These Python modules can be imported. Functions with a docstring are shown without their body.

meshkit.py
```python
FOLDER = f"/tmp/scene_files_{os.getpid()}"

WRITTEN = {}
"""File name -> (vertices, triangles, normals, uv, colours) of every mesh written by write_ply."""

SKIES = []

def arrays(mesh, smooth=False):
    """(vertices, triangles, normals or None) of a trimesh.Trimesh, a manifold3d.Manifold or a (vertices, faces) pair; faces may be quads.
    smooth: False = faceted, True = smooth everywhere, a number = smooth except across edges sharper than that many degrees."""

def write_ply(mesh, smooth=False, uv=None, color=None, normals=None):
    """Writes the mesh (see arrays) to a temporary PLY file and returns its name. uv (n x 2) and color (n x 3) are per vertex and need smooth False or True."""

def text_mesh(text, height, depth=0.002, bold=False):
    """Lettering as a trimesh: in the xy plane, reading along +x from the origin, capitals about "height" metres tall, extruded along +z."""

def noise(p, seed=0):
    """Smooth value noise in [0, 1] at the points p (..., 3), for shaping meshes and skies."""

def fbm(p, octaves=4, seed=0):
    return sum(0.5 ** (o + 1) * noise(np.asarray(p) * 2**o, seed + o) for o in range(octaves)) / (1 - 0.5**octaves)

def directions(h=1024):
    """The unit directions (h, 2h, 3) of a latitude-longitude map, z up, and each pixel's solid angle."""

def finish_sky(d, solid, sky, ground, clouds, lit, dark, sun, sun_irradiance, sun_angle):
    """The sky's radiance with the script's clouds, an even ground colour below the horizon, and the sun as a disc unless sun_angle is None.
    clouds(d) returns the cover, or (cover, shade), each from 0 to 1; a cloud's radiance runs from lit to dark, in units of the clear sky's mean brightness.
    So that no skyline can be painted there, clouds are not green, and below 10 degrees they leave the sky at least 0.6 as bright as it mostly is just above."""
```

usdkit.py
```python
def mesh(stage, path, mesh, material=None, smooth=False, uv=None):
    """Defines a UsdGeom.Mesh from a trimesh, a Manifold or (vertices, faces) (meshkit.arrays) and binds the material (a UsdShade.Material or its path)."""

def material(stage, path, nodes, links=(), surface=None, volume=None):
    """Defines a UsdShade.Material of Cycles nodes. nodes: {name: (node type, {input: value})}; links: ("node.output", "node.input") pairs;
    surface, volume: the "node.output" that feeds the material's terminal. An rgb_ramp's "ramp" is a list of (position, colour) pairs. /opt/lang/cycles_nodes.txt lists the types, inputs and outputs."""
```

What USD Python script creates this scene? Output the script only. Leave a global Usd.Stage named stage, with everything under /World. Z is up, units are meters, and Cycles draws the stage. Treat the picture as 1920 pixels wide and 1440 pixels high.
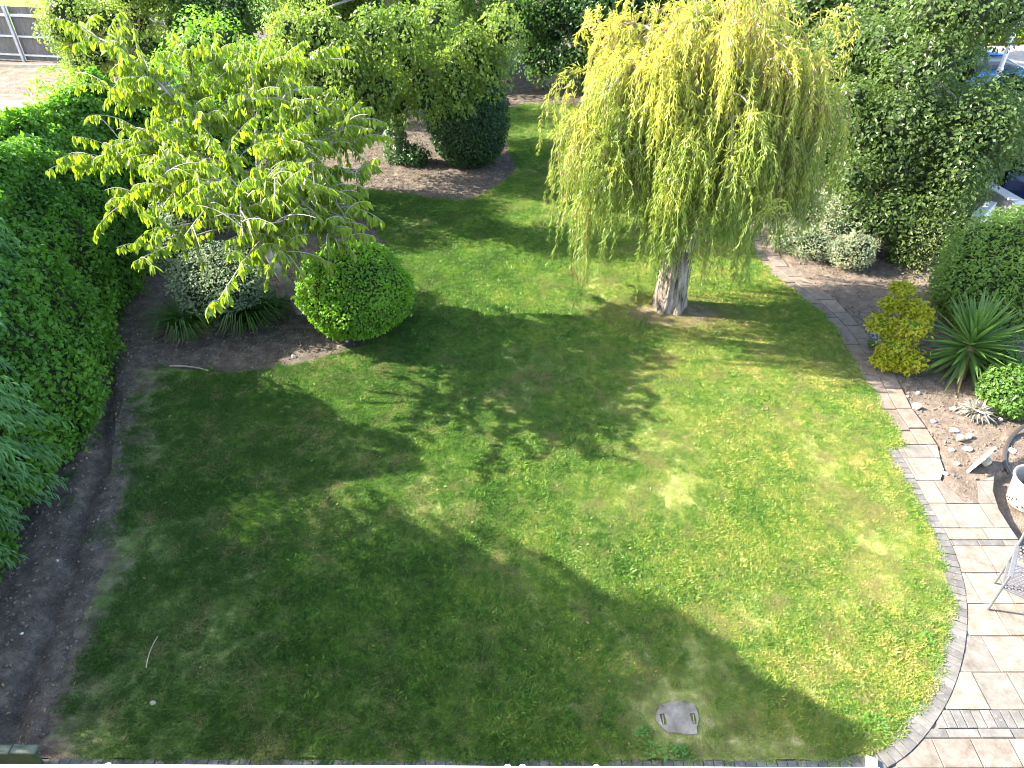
import math
import numpy as np
import trimesh
from shapely import affinity
from shapely.geometry import Polygon, LineString, Point, box as sbox
from shapely.ops import unary_union
from shapely import prepare, contains_xy
import meshkit
import usdkit
from pxr import Gf, Sdf, Usd, UsdGeom, UsdLux, UsdShade, Vt

stage = Usd.Stage.CreateInMemory()
UsdGeom.SetStageUpAxis(stage, 'Z')
UsdGeom.SetStageMetersPerUnit(stage, 1.0)
UsdGeom.Xform.Define(stage, '/World')
UsdGeom.Scope.Define(stage, '/World/Looks')

# ------------------------------------------------------------------ camera, sky, sun, exposure
H, PITCH, FOC = 7.0, math.radians(37.0), 1333.0      # height above the lawn, downward tilt, focal length in photo pixels (1920 wide)
EXPOSURE, SKY, SUN_I = 2.5, 0.14, 1.2
SUN_ELEV, SUN_AZ = math.radians(33.5), math.radians(-11.0)   # direction in which the light travels, from +x towards -y

cam = UsdGeom.Camera.Define(stage, '/World/camera')
cam.CreateHorizontalApertureAttr(36.0)
cam.CreateVerticalApertureAttr(27.0)
cam.CreateFocalLengthAttr(36.0 * FOC / 1920)
cam.CreateExposureAttr(EXPOSURE)
cam.AddTranslateOp().Set((0, 0, H))
cam.AddRotateXOp().Set(90 - math.degrees(PITCH))

LIGHT = np.array([math.cos(SUN_ELEV) * math.cos(SUN_AZ), math.cos(SUN_ELEV) * math.sin(SUN_AZ), -math.sin(SUN_ELEV)])
TO_SUN = -LIGHT
sky = UsdLux.DomeLight.Define(stage, '/World/sky')
sky_mat = usdkit.material(stage, '/World/Looks/sky', {
    's': ('sky_texture', {'sky_type': 'single_scattering', 'sun_disc': False, 'aerosol_density': 1.6, 'ozone_density': .5, 'sun_elevation': SUN_ELEV,
                          'sun_rotation': math.atan2(TO_SUN[0], TO_SUN[1])}),
    'b': ('background_shader', {'strength': SKY})}, [('s.color', 'b.color')], surface='b.background')
UsdShade.MaterialBindingAPI.Apply(sky.GetPrim()).Bind(sky_mat)
sky.GetPrim().SetCustomDataByKey('kind', 'structure')
sun = UsdLux.DistantLight.Define(stage, '/World/sun')
sun.CreateIntensityAttr(SUN_I)
sun.CreateNormalizeAttr(True)
sun.CreateAngleAttr(0.5)
sun.CreateColorAttr((1.0, 0.92, 0.79))
zc = TO_SUN
xc = np.cross([0, 0, 1.0], zc); xc /= np.linalg.norm(xc)
yc = np.cross(zc, xc)
sun.AddTransformOp().Set(Gf.Matrix4d(*xc, 0, *yc, 0, *zc, 0, 0, 0, 0, 1))

# ------------------------------------------------------------------ helpers
def G(px, py, z=0.0):
    """The point at height z that shows at photo pixel (px, py)."""
    u, v = (px - 960) / FOC, (py - 720) / FOC
    d = np.array([u, math.cos(PITCH) - v * math.sin(PITCH), -math.sin(PITCH) - v * math.cos(PITCH)])
    t = (z - H) / d[2]
    return np.array([d[0] * t, d[1] * t, z])

def GP(pts, z=0.0):
    return [tuple(G(x, y, z)[:2]) for x, y in pts]

COUNT, LOC, TRIS = {}, {}, [0]
def free(parent, name):
    k = parent + '/' + name
    n = COUNT.get(k, 0)
    COUNT[k] = n + 1
    return k if n == 0 else f'{k}_{n:03d}'

def tag(prim, label=None, cat=None, group=None, kind=None):
    for k, v in (('label', label), ('category', cat), ('group', group), ('kind', kind)):
        if v:
            prim.SetCustomDataByKey(k, v)
    return prim

def thing(name, label, cat, loc=(0, 0, 0), group=None, kind=None):
    path = free('/World', name)
    x = UsdGeom.Xform.Define(stage, path)
    x.AddTranslateOp().Set(tuple(map(float, loc)))
    LOC[path] = np.array(loc, float)
    tag(x.GetPrim(), label, cat, group, kind)
    return path

def part(parent, name, geo, mat, label=None, kind=None, smooth=False):
    """geo in world coordinates; becomes one mesh below parent (or top-level when parent is /World)."""
    path = free(parent, name)
    v, f, _ = meshkit.arrays(geo)
    v = v - LOC.get(parent, np.zeros(3))
    LOC[path] = LOC.get(parent, np.zeros(3))
    TRIS[0] += len(f)
    m = usdkit.mesh(stage, path, (v, f), mat, smooth=smooth)
    tag(m.GetPrim(), label, None, None, kind)
    return path

def solo(name, geo, mat, label=None, cat=None, kind=None, group=None, smooth=False):
    p = part('/World', name, geo, mat, None, None, smooth)
    tag(stage.GetPrimAtPath(p), label, cat, group, kind)
    return p

def join(geos):
    vs, fs, n = [], [], 0
    for g in geos:
        v, f, _ = meshkit.arrays(g)
        vs.append(v); fs.append(f + n); n += len(v)
    return np.vstack(vs), np.vstack(fs)

def tube(pts, radii, sides=7, cap=True):
    p = np.asarray(pts, float)
    r = np.broadcast_to(radii, (len(p),))
    t = np.gradient(p, axis=0)
    t /= np.linalg.norm(t, axis=1, keepdims=True) + 1e-12
    ref = np.array([0, 0, 1.0]) if abs(t[:, 2]).mean() < 0.8 else np.array([1.0, 0, 0])
    a = np.cross(t, ref); a /= np.linalg.norm(a, axis=1, keepdims=True) + 1e-12
    b = np.cross(t, a)
    ang = np.arange(sides) * 2 * np.pi / sides
    v = p[:, None] + r[:, None, None] * (np.cos(ang)[None, :, None] * a[:, None] + np.sin(ang)[None, :, None] * b[:, None])
    i, j = np.meshgrid(np.arange(len(p) - 1), np.arange(sides), indexing='ij')
    q = np.stack([i * sides + j, i * sides + (j + 1) % sides, (i + 1) * sides + (j + 1) % sides, (i + 1) * sides + j], -1).reshape(-1, 4)
    f = np.vstack([q[:, [0, 1, 2]], q[:, [0, 2, 3]]])
    v = v.reshape(-1, 3)
    if cap:
        n = len(v)
        v = np.vstack([v, p[:1], p[-1:]])
        k = np.arange(sides)
        f = np.vstack([f, np.stack([np.full(sides, n), (k + 1) % sides, k], 1),
                       np.stack([np.full(sides, n + 1), (len(p) - 1) * sides + k, (len(p) - 1) * sides + (k + 1) % sides], 1)])
    return v, f

def curve(pts, n=12):
    """Smooth curve through the points."""
    from scipy.interpolate import CubicSpline
    p = np.asarray(pts, float)
    s = np.r_[0, np.cumsum(np.linalg.norm(np.diff(p, axis=0), axis=1))]
    if len(p) == 2:
        return p[0] + (p[1] - p[0]) * np.linspace(0, 1, n)[:, None]
    return CubicSpline(s, p)(np.linspace(0, s[-1], n))

def unit(a):
    return a / (np.linalg.norm(a, axis=-1, keepdims=True) + 1e-12)

def leaves(P, D, N, L, W, fold=0.25, droop=0.1, at=0.45):
    """Folded diamond leaves: base P, tip direction D, face normal N, length L, width W."""
    n = len(P)
    L, W = np.broadcast_to(L, (n,))[:, None], np.broadcast_to(W, (n,))[:, None]
    D = unit(D)
    S = unit(np.cross(D, N))
    Nn = np.cross(S, D)
    mid = P + D * L * at
    v = np.stack([P, mid + S * W / 2 + Nn * W * fold * .5, P + D * L - Nn * L * droop, mid - S * W / 2 + Nn * W * fold * .5], 1).reshape(-1, 3)
    b = np.arange(n)[:, None] * 4
    f = np.vstack([b + [0, 1, 2], b + [0, 2, 3]])
    return v, f

def broad_leaves(P, D, N, L, W, fold=0.3, droop=0.2):
    """Six-triangle leaves with a curved midrib."""
    n = len(P)
    L, W = np.broadcast_to(L, (n,))[:, None], np.broadcast_to(W, (n,))[:, None]
    D = unit(D); S = unit(np.cross(D, N)); Nn = np.cross(S, D)
    up = Nn * W * fold * .5
    q = lambda t, s: P + D * L * t + S * W * .5 * s + up * abs(s) - Nn * L * droop * t * t
    v = np.stack([q(0, 0), q(.3, .9), q(.68, .85), q(1, 0), q(.68, -.85), q(.3, -.9), q(.5, 0)], 1).reshape(-1, 3)
    b = np.arange(n)[:, None] * 7
    f = np.vstack([b + t for t in ([0, 1, 6], [1, 2, 6], [2, 3, 6], [0, 6, 5], [5, 6, 4], [4, 6, 3])])
    return v, f

def sphere_dirs(rng, n, up=0.0):
    d = rng.normal(size=(n, 3))
    d[:, 2] += up
    return unit(d)

def blob(center, radii, seed, sub=3, amp=0.25, freq=1.6, floor=None):
    """A lumpy ellipsoid (inner body of a shrub or crown)."""
    m = trimesh.creation.icosphere(sub, 1.0)
    v = np.array(m.vertices)
    k = 1 + amp * (meshkit.fbm(v * freq + 5 + seed, 3, seed) - .5) * 2
    v = v * k[:, None] * np.asarray(radii) + np.asarray(center)
    if floor is not None:
        v[:, 2] = np.maximum(v[:, 2], floor)
    return v, np.array(m.faces)

def shell_leaves(rng, center, radii, n, L, W, seed=0, amp=0.2, freq=1.6, depth=0.25, up=0.35, jit=0.7, droop=0.3, floor=0.02, power=1.0, out=0.6, broad=False):
    """Leaves in the outer layer of a lumpy ellipsoid."""
    u = sphere_dirs(rng, n)
    if power != 1.0:
        u = np.sign(u) * np.abs(u) ** power; u = unit(u)
    k = 1 + amp * (meshkit.fbm(u * freq + 5 + seed, 3, seed) - .5) * 2
    # fine lumps
    k = k + amp * .35 * (meshkit.fbm(u * freq * 4 + 15 + seed, 2, seed + 7) - .5) * 2
    r = k * (1 - depth * rng.random(n) ** 1.5)
    P = np.asarray(center) + u * r[:, None] * np.asarray(radii)
    keep = P[:, 2] > floor
    P, u = P[keep], u[keep]
    n = len(P)
    N = unit(unit(u / np.asarray(radii)) * out + rng.normal(size=(n, 3)) * jit * .6 + [0, 0, up])
    D = unit(np.cross(N, rng.normal(size=(n, 3))) + u * .35 + [0, 0, -droop])
    return (broad_leaves if broad else leaves)(P, D, N, L * rng.uniform(.7, 1.25, n), W * rng.uniform(.7, 1.25, n))

def clump_leaves(rng, C, R, n, L, W, up=0.4, jit=0.8, droop=0.5, fill=0.5, broad=False, floor=0.05):
    """n leaves spread over clumps with centres C and radii R (k,3)."""
    C, R = np.asarray(C, float), np.asarray(R, float)
    w = (R.prod(1) ** (2 / 3)); w /= w.sum()
    i = rng.choice(len(C), n, p=w)
    u = sphere_dirs(rng, n, .25)
    P = C[i] + u * R[i] * (1 - fill * rng.random(n) ** 1.3)[:, None]
    ok = P[:, 2] > floor
    P, u = P[ok], u[ok]
    n = len(P)
    N = unit(u * .6 + rng.normal(size=(n, 3)) * jit * .6 + [0, 0, up])
    D = unit(np.cross(N, rng.normal(size=(n, 3))) + u * .3 + [0, 0, -droop])
    return (broad_leaves if broad else leaves)(P, D, N, L * rng.uniform(.45, 1.4, n), W * rng.uniform(.5, 1.4, n))

# ------------------------------------------------------------------ materials
def look(name, nodes, links, surface='p.BSDF'):
    return usdkit.material(stage, '/World/Looks/' + name, nodes, links, surface=surface)

def foliage(name, cols, rough=0.5, trans=0.35, patch=None, patch_scale=1.2, spec=0.4, gain=1.5):
    """Leaf material: colour per leaf, broad patches, light through the leaf."""
    trans = min(trans * 1.3, .5)
    stops = [(i / (len(cols) - 1), tuple(min(x * gain, .75) for x in c)) for i, c in enumerate(cols)]
    patch = patch or [(0.3, (0.72, 0.78, 0.75)), (0.7, (1.2, 1.15, 1.0))]
    nodes = {'g': ('geometry', {}), 'r': ('rgb_ramp', {'ramp': stops}),
             'n': ('noise_texture', {'scale': patch_scale, 'detail': 3}), 'q': ('rgb_ramp', {'ramp': patch}),
             'm': ('mix_color', {'blend_type': 'multiply', 'fac': 1.0, 'use_clamp': False}),
             'h': ('hsv', {'saturation': 1.1, 'value': 1.35}),
             'p': ('principled_bsdf', {'roughness': rough, 'specular_ior_level': spec}),
             't': ('translucent_bsdf', {}), 'x': ('mix_closure', {'fac': trans})}
    links = [('g.random_per_island', 'r.fac'), ('g.position', 'n.vector'), ('n.fac', 'q.fac'), ('r.color', 'm.a'), ('q.color', 'm.b'),
             ('m.result', 'p.base_color'), ('m.result', 'h.color'), ('h.color', 't.color'), ('p.BSDF', 'x.closure1'), ('t.BSDF', 'x.closure2')]
    return look(name, nodes, links, 'x.closure')

def noisy(name, stops, scale=6.0, detail=5, rough=0.85, bump=0.3, bump_scale=None, spec=0.3, dist=0.02, metallic=0.0, stretch=None, island=0.0):
    """Mottled solid material in world space, with fine relief."""
    nodes = {'g': ('geometry', {}), 'mp': ('mapping', {'scale': stretch or (1, 1, 1)}),
             'n': ('noise_texture', {'scale': scale, 'detail': detail, 'roughness': .6}),
             'r': ('rgb_ramp', {'ramp': stops}), 'k': ('noise_texture', {'scale': bump_scale or scale * 6, 'detail': 4}),
             'b': ('bump', {'strength': bump, 'distance': dist}), 'p': ('principled_bsdf', {'roughness': rough, 'specular_ior_level': spec, 'metallic': metallic}),
             'ir': ('map_range', {'from_min': 0, 'from_max': 1, 'to_min': 1 - island, 'to_max': 1 + island}),
             'h': ('hsv', {})}
    links = [('g.position', 'mp.vector'), ('mp.vector', 'n.vector'), ('mp.vector', 'k.vector'), ('n.fac', 'r.fac'), ('r.color', 'h.color'),
             ('g.random_per_island', 'ir.value'), ('ir.result', 'h.value'), ('h.color', 'p.base_color'), ('k.fac', 'b.height'), ('b.normal', 'p.normal')]
    return look(name, nodes, links)

def plain(name, col, rough=0.5, metallic=0.0, spec=0.5, coat=0.0):
    return noisy(name, [(0.3, tuple(c * .9 for c in col)), (0.7, tuple(min(1, c * 1.08) for c in col))], 9, 4, rough, .05, None, spec, .004, metallic)

M = {}
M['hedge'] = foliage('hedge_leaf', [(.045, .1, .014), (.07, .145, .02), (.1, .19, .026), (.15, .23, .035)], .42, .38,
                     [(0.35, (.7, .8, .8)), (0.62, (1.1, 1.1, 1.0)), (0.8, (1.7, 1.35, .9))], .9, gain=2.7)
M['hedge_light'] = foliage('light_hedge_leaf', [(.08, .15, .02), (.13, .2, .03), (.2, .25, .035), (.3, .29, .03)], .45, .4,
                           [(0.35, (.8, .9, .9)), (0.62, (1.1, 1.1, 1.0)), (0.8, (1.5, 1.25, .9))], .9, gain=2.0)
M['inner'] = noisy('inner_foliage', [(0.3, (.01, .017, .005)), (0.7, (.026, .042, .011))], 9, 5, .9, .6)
M['conifer'] = foliage('conifer_spray', [(.06, .115, .052), (.09, .155, .075), (.125, .19, .105), (.25, .29, .21)], .5, .35, gain=2.9)
M['box'] = foliage('clipped_bush_leaf', [(.06, .12, .012), (.09, .17, .02), (.13, .22, .025), (.17, .26, .03)], .42, .38, None, 2.5, gain=2.8)
M['variegated'] = foliage('variegated_leaf', [(.12, .16, .1), (.18, .22, .15), (.26, .29, .21), (.34, .36, .27)], .5, .3, None, 2, gain=1.7)
M['cherry'] = foliage('cherry_leaf', [(.12, .17, .02), (.18, .225, .025), (.24, .27, .034), (.3, .305, .055), (.33, .22, .09)], .36, .5, [(0.3, (.85, .9, .9)), (0.7, (1.15, 1.1, 1.0))], 1.5, gain=1.75)
M['bark_pale'] = noisy('pale_bark', [(0.3, (.2, .17, .15)), (0.7, (.36, .32, .29))], 14, 5, .85, .5, 40, dist=.01)
M['bark_dark'] = noisy('dark_bark', [(0.3, (.05, .038, .028)), (0.7, (.12, .095, .075))], 10, 5, .9, .7, 30, dist=.02, stretch=(1, 1, .25))
M['bark_willow'] = noisy('willow_bark', [(0.34, (.05, .04, .03)), (0.48, (.19, .155, .125)), (0.68, (.36, .31, .265))], 13, 6, .9, 1.0, 22, dist=.09, stretch=(1, 1, .18))
M['birch'] = foliage('light_tree_leaf', [(.065, .095, .02), (.095, .13, .025), (.13, .16, .035), (.22, .205, .04), (.32, .24, .09)], .36, .4, [(0.3, (.75, .82, .8)), (0.7, (1.25, 1.15, 1.0))], .8, gain=2.6)
M['ivy'] = foliage('ivy_leaf', [(.04, .085, .03), (.07, .12, .045), (.11, .16, .07)], .4, .25, None, 2)
M['dark_leaf'] = foliage('dark_leaf', [(.018, .045, .014), (.03, .065, .02), (.04, .085, .026), (.06, .11, .04)], .3, .25, None, 1.5, .5, gain=1.9)
M['mid_leaf'] = foliage('mid_leaf', [(.035, .07, .016), (.05, .1, .022), (.075, .13, .03), (.12, .17, .05)], .4, .38, None, 1.0, gain=2.4)
M['shrub'] = foliage('big_shrub_leaf', [(.045, .07, .02), (.08, .112, .03), (.125, .155, .05), (.19, .21, .085), (.28, .29, .15)], .34, .38, [(0.3, (.75, .82, .82)), (0.7, (1.2, 1.15, 1.0))], 1.1, .5, gain=2.2)
M['willow'] = None
M['grey_leaf'] = foliage('grey_leaf', [(.17, .2, .14), (.25, .28, .21), (.33, .35, .28), (.4, .34, .27)], .6, .3, None, 3, gain=2.1)
M['yellow_leaf'] = foliage('yellow_leaf', [(.3, .3, .02), (.5, .47, .02), (.66, .58, .022), (.75, .66, .035)], .45, .4, None, 4, gain=1.25)
M['yucca'] = foliage('yucca_leaf', [(.055, .1, .025), (.085, .145, .035), (.13, .19, .04), (.26, .29, .07)], .34, .3, None, 5, .5, gain=1.9)
M['redtip'] = foliage('red_tip_leaf', [(.06, .1, .02), (.09, .14, .03), (.14, .18, .05), (.22, .2, .06), (.32, .16, .055), (.36, .13, .06)], .32, .38, None, 2, gain=2.6)
M['twiggy'] = foliage('twiggy_leaf', [(.07, .09, .03), (.12, .12, .05), (.16, .09, .06), (.2, .18, .08)], .6, .25, None, 3, gain=2.4)
M['ground_green'] = foliage('ground_cover_leaf', [(.06, .12, .02), (.1, .18, .03), (.15, .23, .04)], .42, .3, None, 3)
M['strap'] = foliage('strap_leaf', [(.03, .07, .012), (.05, .1, .018), (.08, .13, .025)], .4, .25, None, 3)
M['dry'] = foliage('dry_leaf', [(.3, .22, .12), (.4, .3, .17), (.48, .4, .26)], .7, .2, None, 3, gain=1.0)
M['silver_dead'] = foliage('silver_dead_leaf', [(.3, .29, .26), (.42, .4, .37), (.5, .46, .4)], .6, .15, None, 5, gain=1.0)
M['weed'] = foliage('weed_leaf', [(.06, .16, .03), (.11, .2, .03), (.16, .26, .04)], .45, .3, None, 5, gain=1.6)
M['flower_blue'] = foliage('blue_petal', [(.22, .25, .55), (.35, .38, .7)], .6, .3)

# ------------------------------------------------------------------ outlines on the ground (photo pixels -> metres)
BORDER_IN = [(1652, 834), (1672, 870), (1692, 905), (1712, 945), (1734, 981), (1756, 1028), (1772, 1085), (1777, 1140), (1768, 1212), (1742, 1285), (1711, 1334),
             (1672, 1378), (1621, 1409), (1564, 1424), (1500, 1427), (1250, 1427), (960, 1426), (500, 1425), (0, 1423), (-200, 1423)]
PATH_L = [(1452, 318), (1425, 365), (1402, 410), (1397, 450), (1425, 499), (1469, 535), (1502, 565), (1535, 589), (1565, 619), (1583, 649), (1604, 684), (1625, 720), (1655, 775), (1690, 834)]
PATH_R = [(1492, 318), (1468, 355), (1450, 395), (1452, 440), (1481, 503), (1529, 536), (1571, 566), (1598, 597), (1628, 629), (1658, 672), (1681, 708), (1714, 774), (1738, 805), (1757, 834)]
LAWN = [(255, 690), (330, 692), (390, 698), (440, 702), (500, 697), (560, 685), (620, 668), (680, 650), (735, 628), (768, 595), (774, 560), (755, 500), (715, 440), (676, 400), (664, 372),
        (690, 357), (740, 363), (800, 372), (880, 379), (908, 365), (948, 342), (970, 315), (962, 290), (953, 265), (948, 205), (985, 195), (1060, 196), (1130, 205), (1260, 240), (1400, 300), (1430, 330)] \
    + PATH_L[1:] + BORDER_IN[:-2] + [(40, 1424), (75, 1370), (118, 1250), (160, 1130), (192, 1020), (212, 900), (216, 800)]
lawn_poly = Polygon(GP(LAWN)).buffer(0)
DITCH = LineString(GP([(205, 690), (197, 780), (190, 880), (152, 960), (122, 1080), (72, 1200), (35, 1310), (5, 1440)]))
PAVE = [(1652, 834), (1757, 834), (1763, 860), (1770, 880), (1763, 900), (1811, 943), (1836, 943), (1833, 903), (1864, 893), (1861, 920), (1872, 955), (1897, 995), (1936, 1050), (2150, 1160),
        (2500, 1500), (2500, 2050), (-900, 2050), (-900, 1423)]
pave_poly = Polygon(GP(PAVE[:3] + PAVE[3:] + BORDER_IN[::-1])).buffer(0)
border_line = LineString(curve(np.array(GP(BORDER_IN[:15])), 160).tolist() + GP(BORDER_IN[15:]))
path_poly = Polygon(GP(PATH_L) + GP(PATH_R)[::-1]).buffer(0)
LOW = Polygon(GP([(1864, 893), (1861, 920), (1872, 955), (1897, 995), (1936, 1050), (2150, 1160), (2400, 1000), (2200, 820), (1960, 850), (1890, 880)])).buffer(0.02)
soil_bed_1 = Polygon(GP([(200, 690), (255, 690), (330, 692), (390, 698), (440, 702), (500, 697), (560, 685), (620, 668), (680, 650), (735, 628), (768, 595), (774, 560), (755, 500), (715, 440), (676, 400), (640, 330), (300, 330), (150, 450), (180, 600)])).buffer(0)

# ------------------------------------------------------------------ ground: one sheet to the horizon, modelled finely in the garden
def grid(xs, ys, zf):
    X, Y = np.meshgrid(xs, ys)
    Z = zf(X, Y)
    v = np.stack([X, Y, Z], -1).reshape(-1, 3)
    n, m = len(xs), len(ys)
    i, j = np.meshgrid(np.arange(m - 1), np.arange(n - 1), indexing='ij')
    a = (i * n + j).ravel()
    q = np.stack([a, a + 1, a + n + 1, a + n], 1)
    return v, np.vstack([q[:, [0, 1, 2]], q[:, [0, 2, 3]]])

def ditch_depth(X, Y):
    import shapely
    return shapely.distance(shapely.points(X, Y), DITCH)

def ground_z(X, Y):
    p = np.stack([X, Y, 0 * X], -1)
    z = (meshkit.fbm(p * 3.1, 4, 3) - .5) * .07 + (meshkit.fbm(p * 14, 2, 9) - .5) * .022 - .012
    near = (X > -11) & (X < -3) & (Y > 2) & (Y < 13)
    d = np.full(X.shape, 9.0)
    d[near] = ditch_depth(X[near], Y[near])
    z = z - .11 * np.exp(-(d / .09) ** 2) + .03 * np.exp(-((d - .3) / .18) ** 2)
    z = np.where(contains_xy(lawn_poly.buffer(-.12), X, Y), -.06, z)
    z = np.where(contains_xy(path_poly.buffer(-.02), X, Y), -.06, z)
    z = np.where(contains_xy(pave_poly.buffer(.02), X, Y), np.minimum(z, -.035), z)
    z = np.where(contains_xy(pave_poly.buffer(-.1), X, Y), -.2, z)
    z = np.where(contains_xy(LOW.difference(pave_poly.buffer(.02)), X, Y), z * .4 - .15, z)
    return z

xs = np.r_[-400, -150, -60, -40, -30, -22, -16, np.arange(-12, 12.01, .075), 14, 18, 24, 32, 45, 70, 150, 400]
ys = np.r_[-200, -60, -20, -8, -3, np.arange(0, 22.01, .075), np.arange(23, 40, 1.0), 45, 60, 90, 150, 300, 600]
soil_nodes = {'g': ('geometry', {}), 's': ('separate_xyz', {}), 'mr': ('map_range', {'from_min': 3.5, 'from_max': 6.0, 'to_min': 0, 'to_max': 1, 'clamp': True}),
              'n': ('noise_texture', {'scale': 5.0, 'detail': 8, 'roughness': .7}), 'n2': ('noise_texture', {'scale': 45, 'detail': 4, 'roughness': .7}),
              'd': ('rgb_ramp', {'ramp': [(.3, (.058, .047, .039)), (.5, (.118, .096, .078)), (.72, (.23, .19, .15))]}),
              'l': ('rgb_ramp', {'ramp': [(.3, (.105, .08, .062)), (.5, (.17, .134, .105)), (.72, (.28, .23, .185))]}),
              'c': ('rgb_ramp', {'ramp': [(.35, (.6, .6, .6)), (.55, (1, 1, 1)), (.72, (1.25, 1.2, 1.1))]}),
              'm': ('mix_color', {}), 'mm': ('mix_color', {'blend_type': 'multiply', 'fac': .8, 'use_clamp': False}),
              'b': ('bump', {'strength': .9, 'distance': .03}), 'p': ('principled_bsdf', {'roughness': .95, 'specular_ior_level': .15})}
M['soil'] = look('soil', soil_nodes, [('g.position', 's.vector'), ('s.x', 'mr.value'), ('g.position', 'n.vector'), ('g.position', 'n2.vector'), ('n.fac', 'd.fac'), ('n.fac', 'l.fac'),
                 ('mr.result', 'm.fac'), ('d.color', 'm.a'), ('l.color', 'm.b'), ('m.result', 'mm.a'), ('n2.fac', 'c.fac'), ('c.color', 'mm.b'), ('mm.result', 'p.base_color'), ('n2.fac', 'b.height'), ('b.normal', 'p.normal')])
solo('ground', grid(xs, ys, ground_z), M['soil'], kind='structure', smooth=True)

# lawn sheet with a cut edge
def slab_mesh(poly, z0, z1, tri=None):
    out = []
    for g in getattr(poly, 'geoms', [poly]):
        if g.is_empty or g.area < 1e-5:
            continue
        m = trimesh.creation.extrude_polygon(g, z1 - z0, engine='earcut')
        m.apply_translation([0, 0, z0])
        out.append(m)
    return join(out) if out else None

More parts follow.
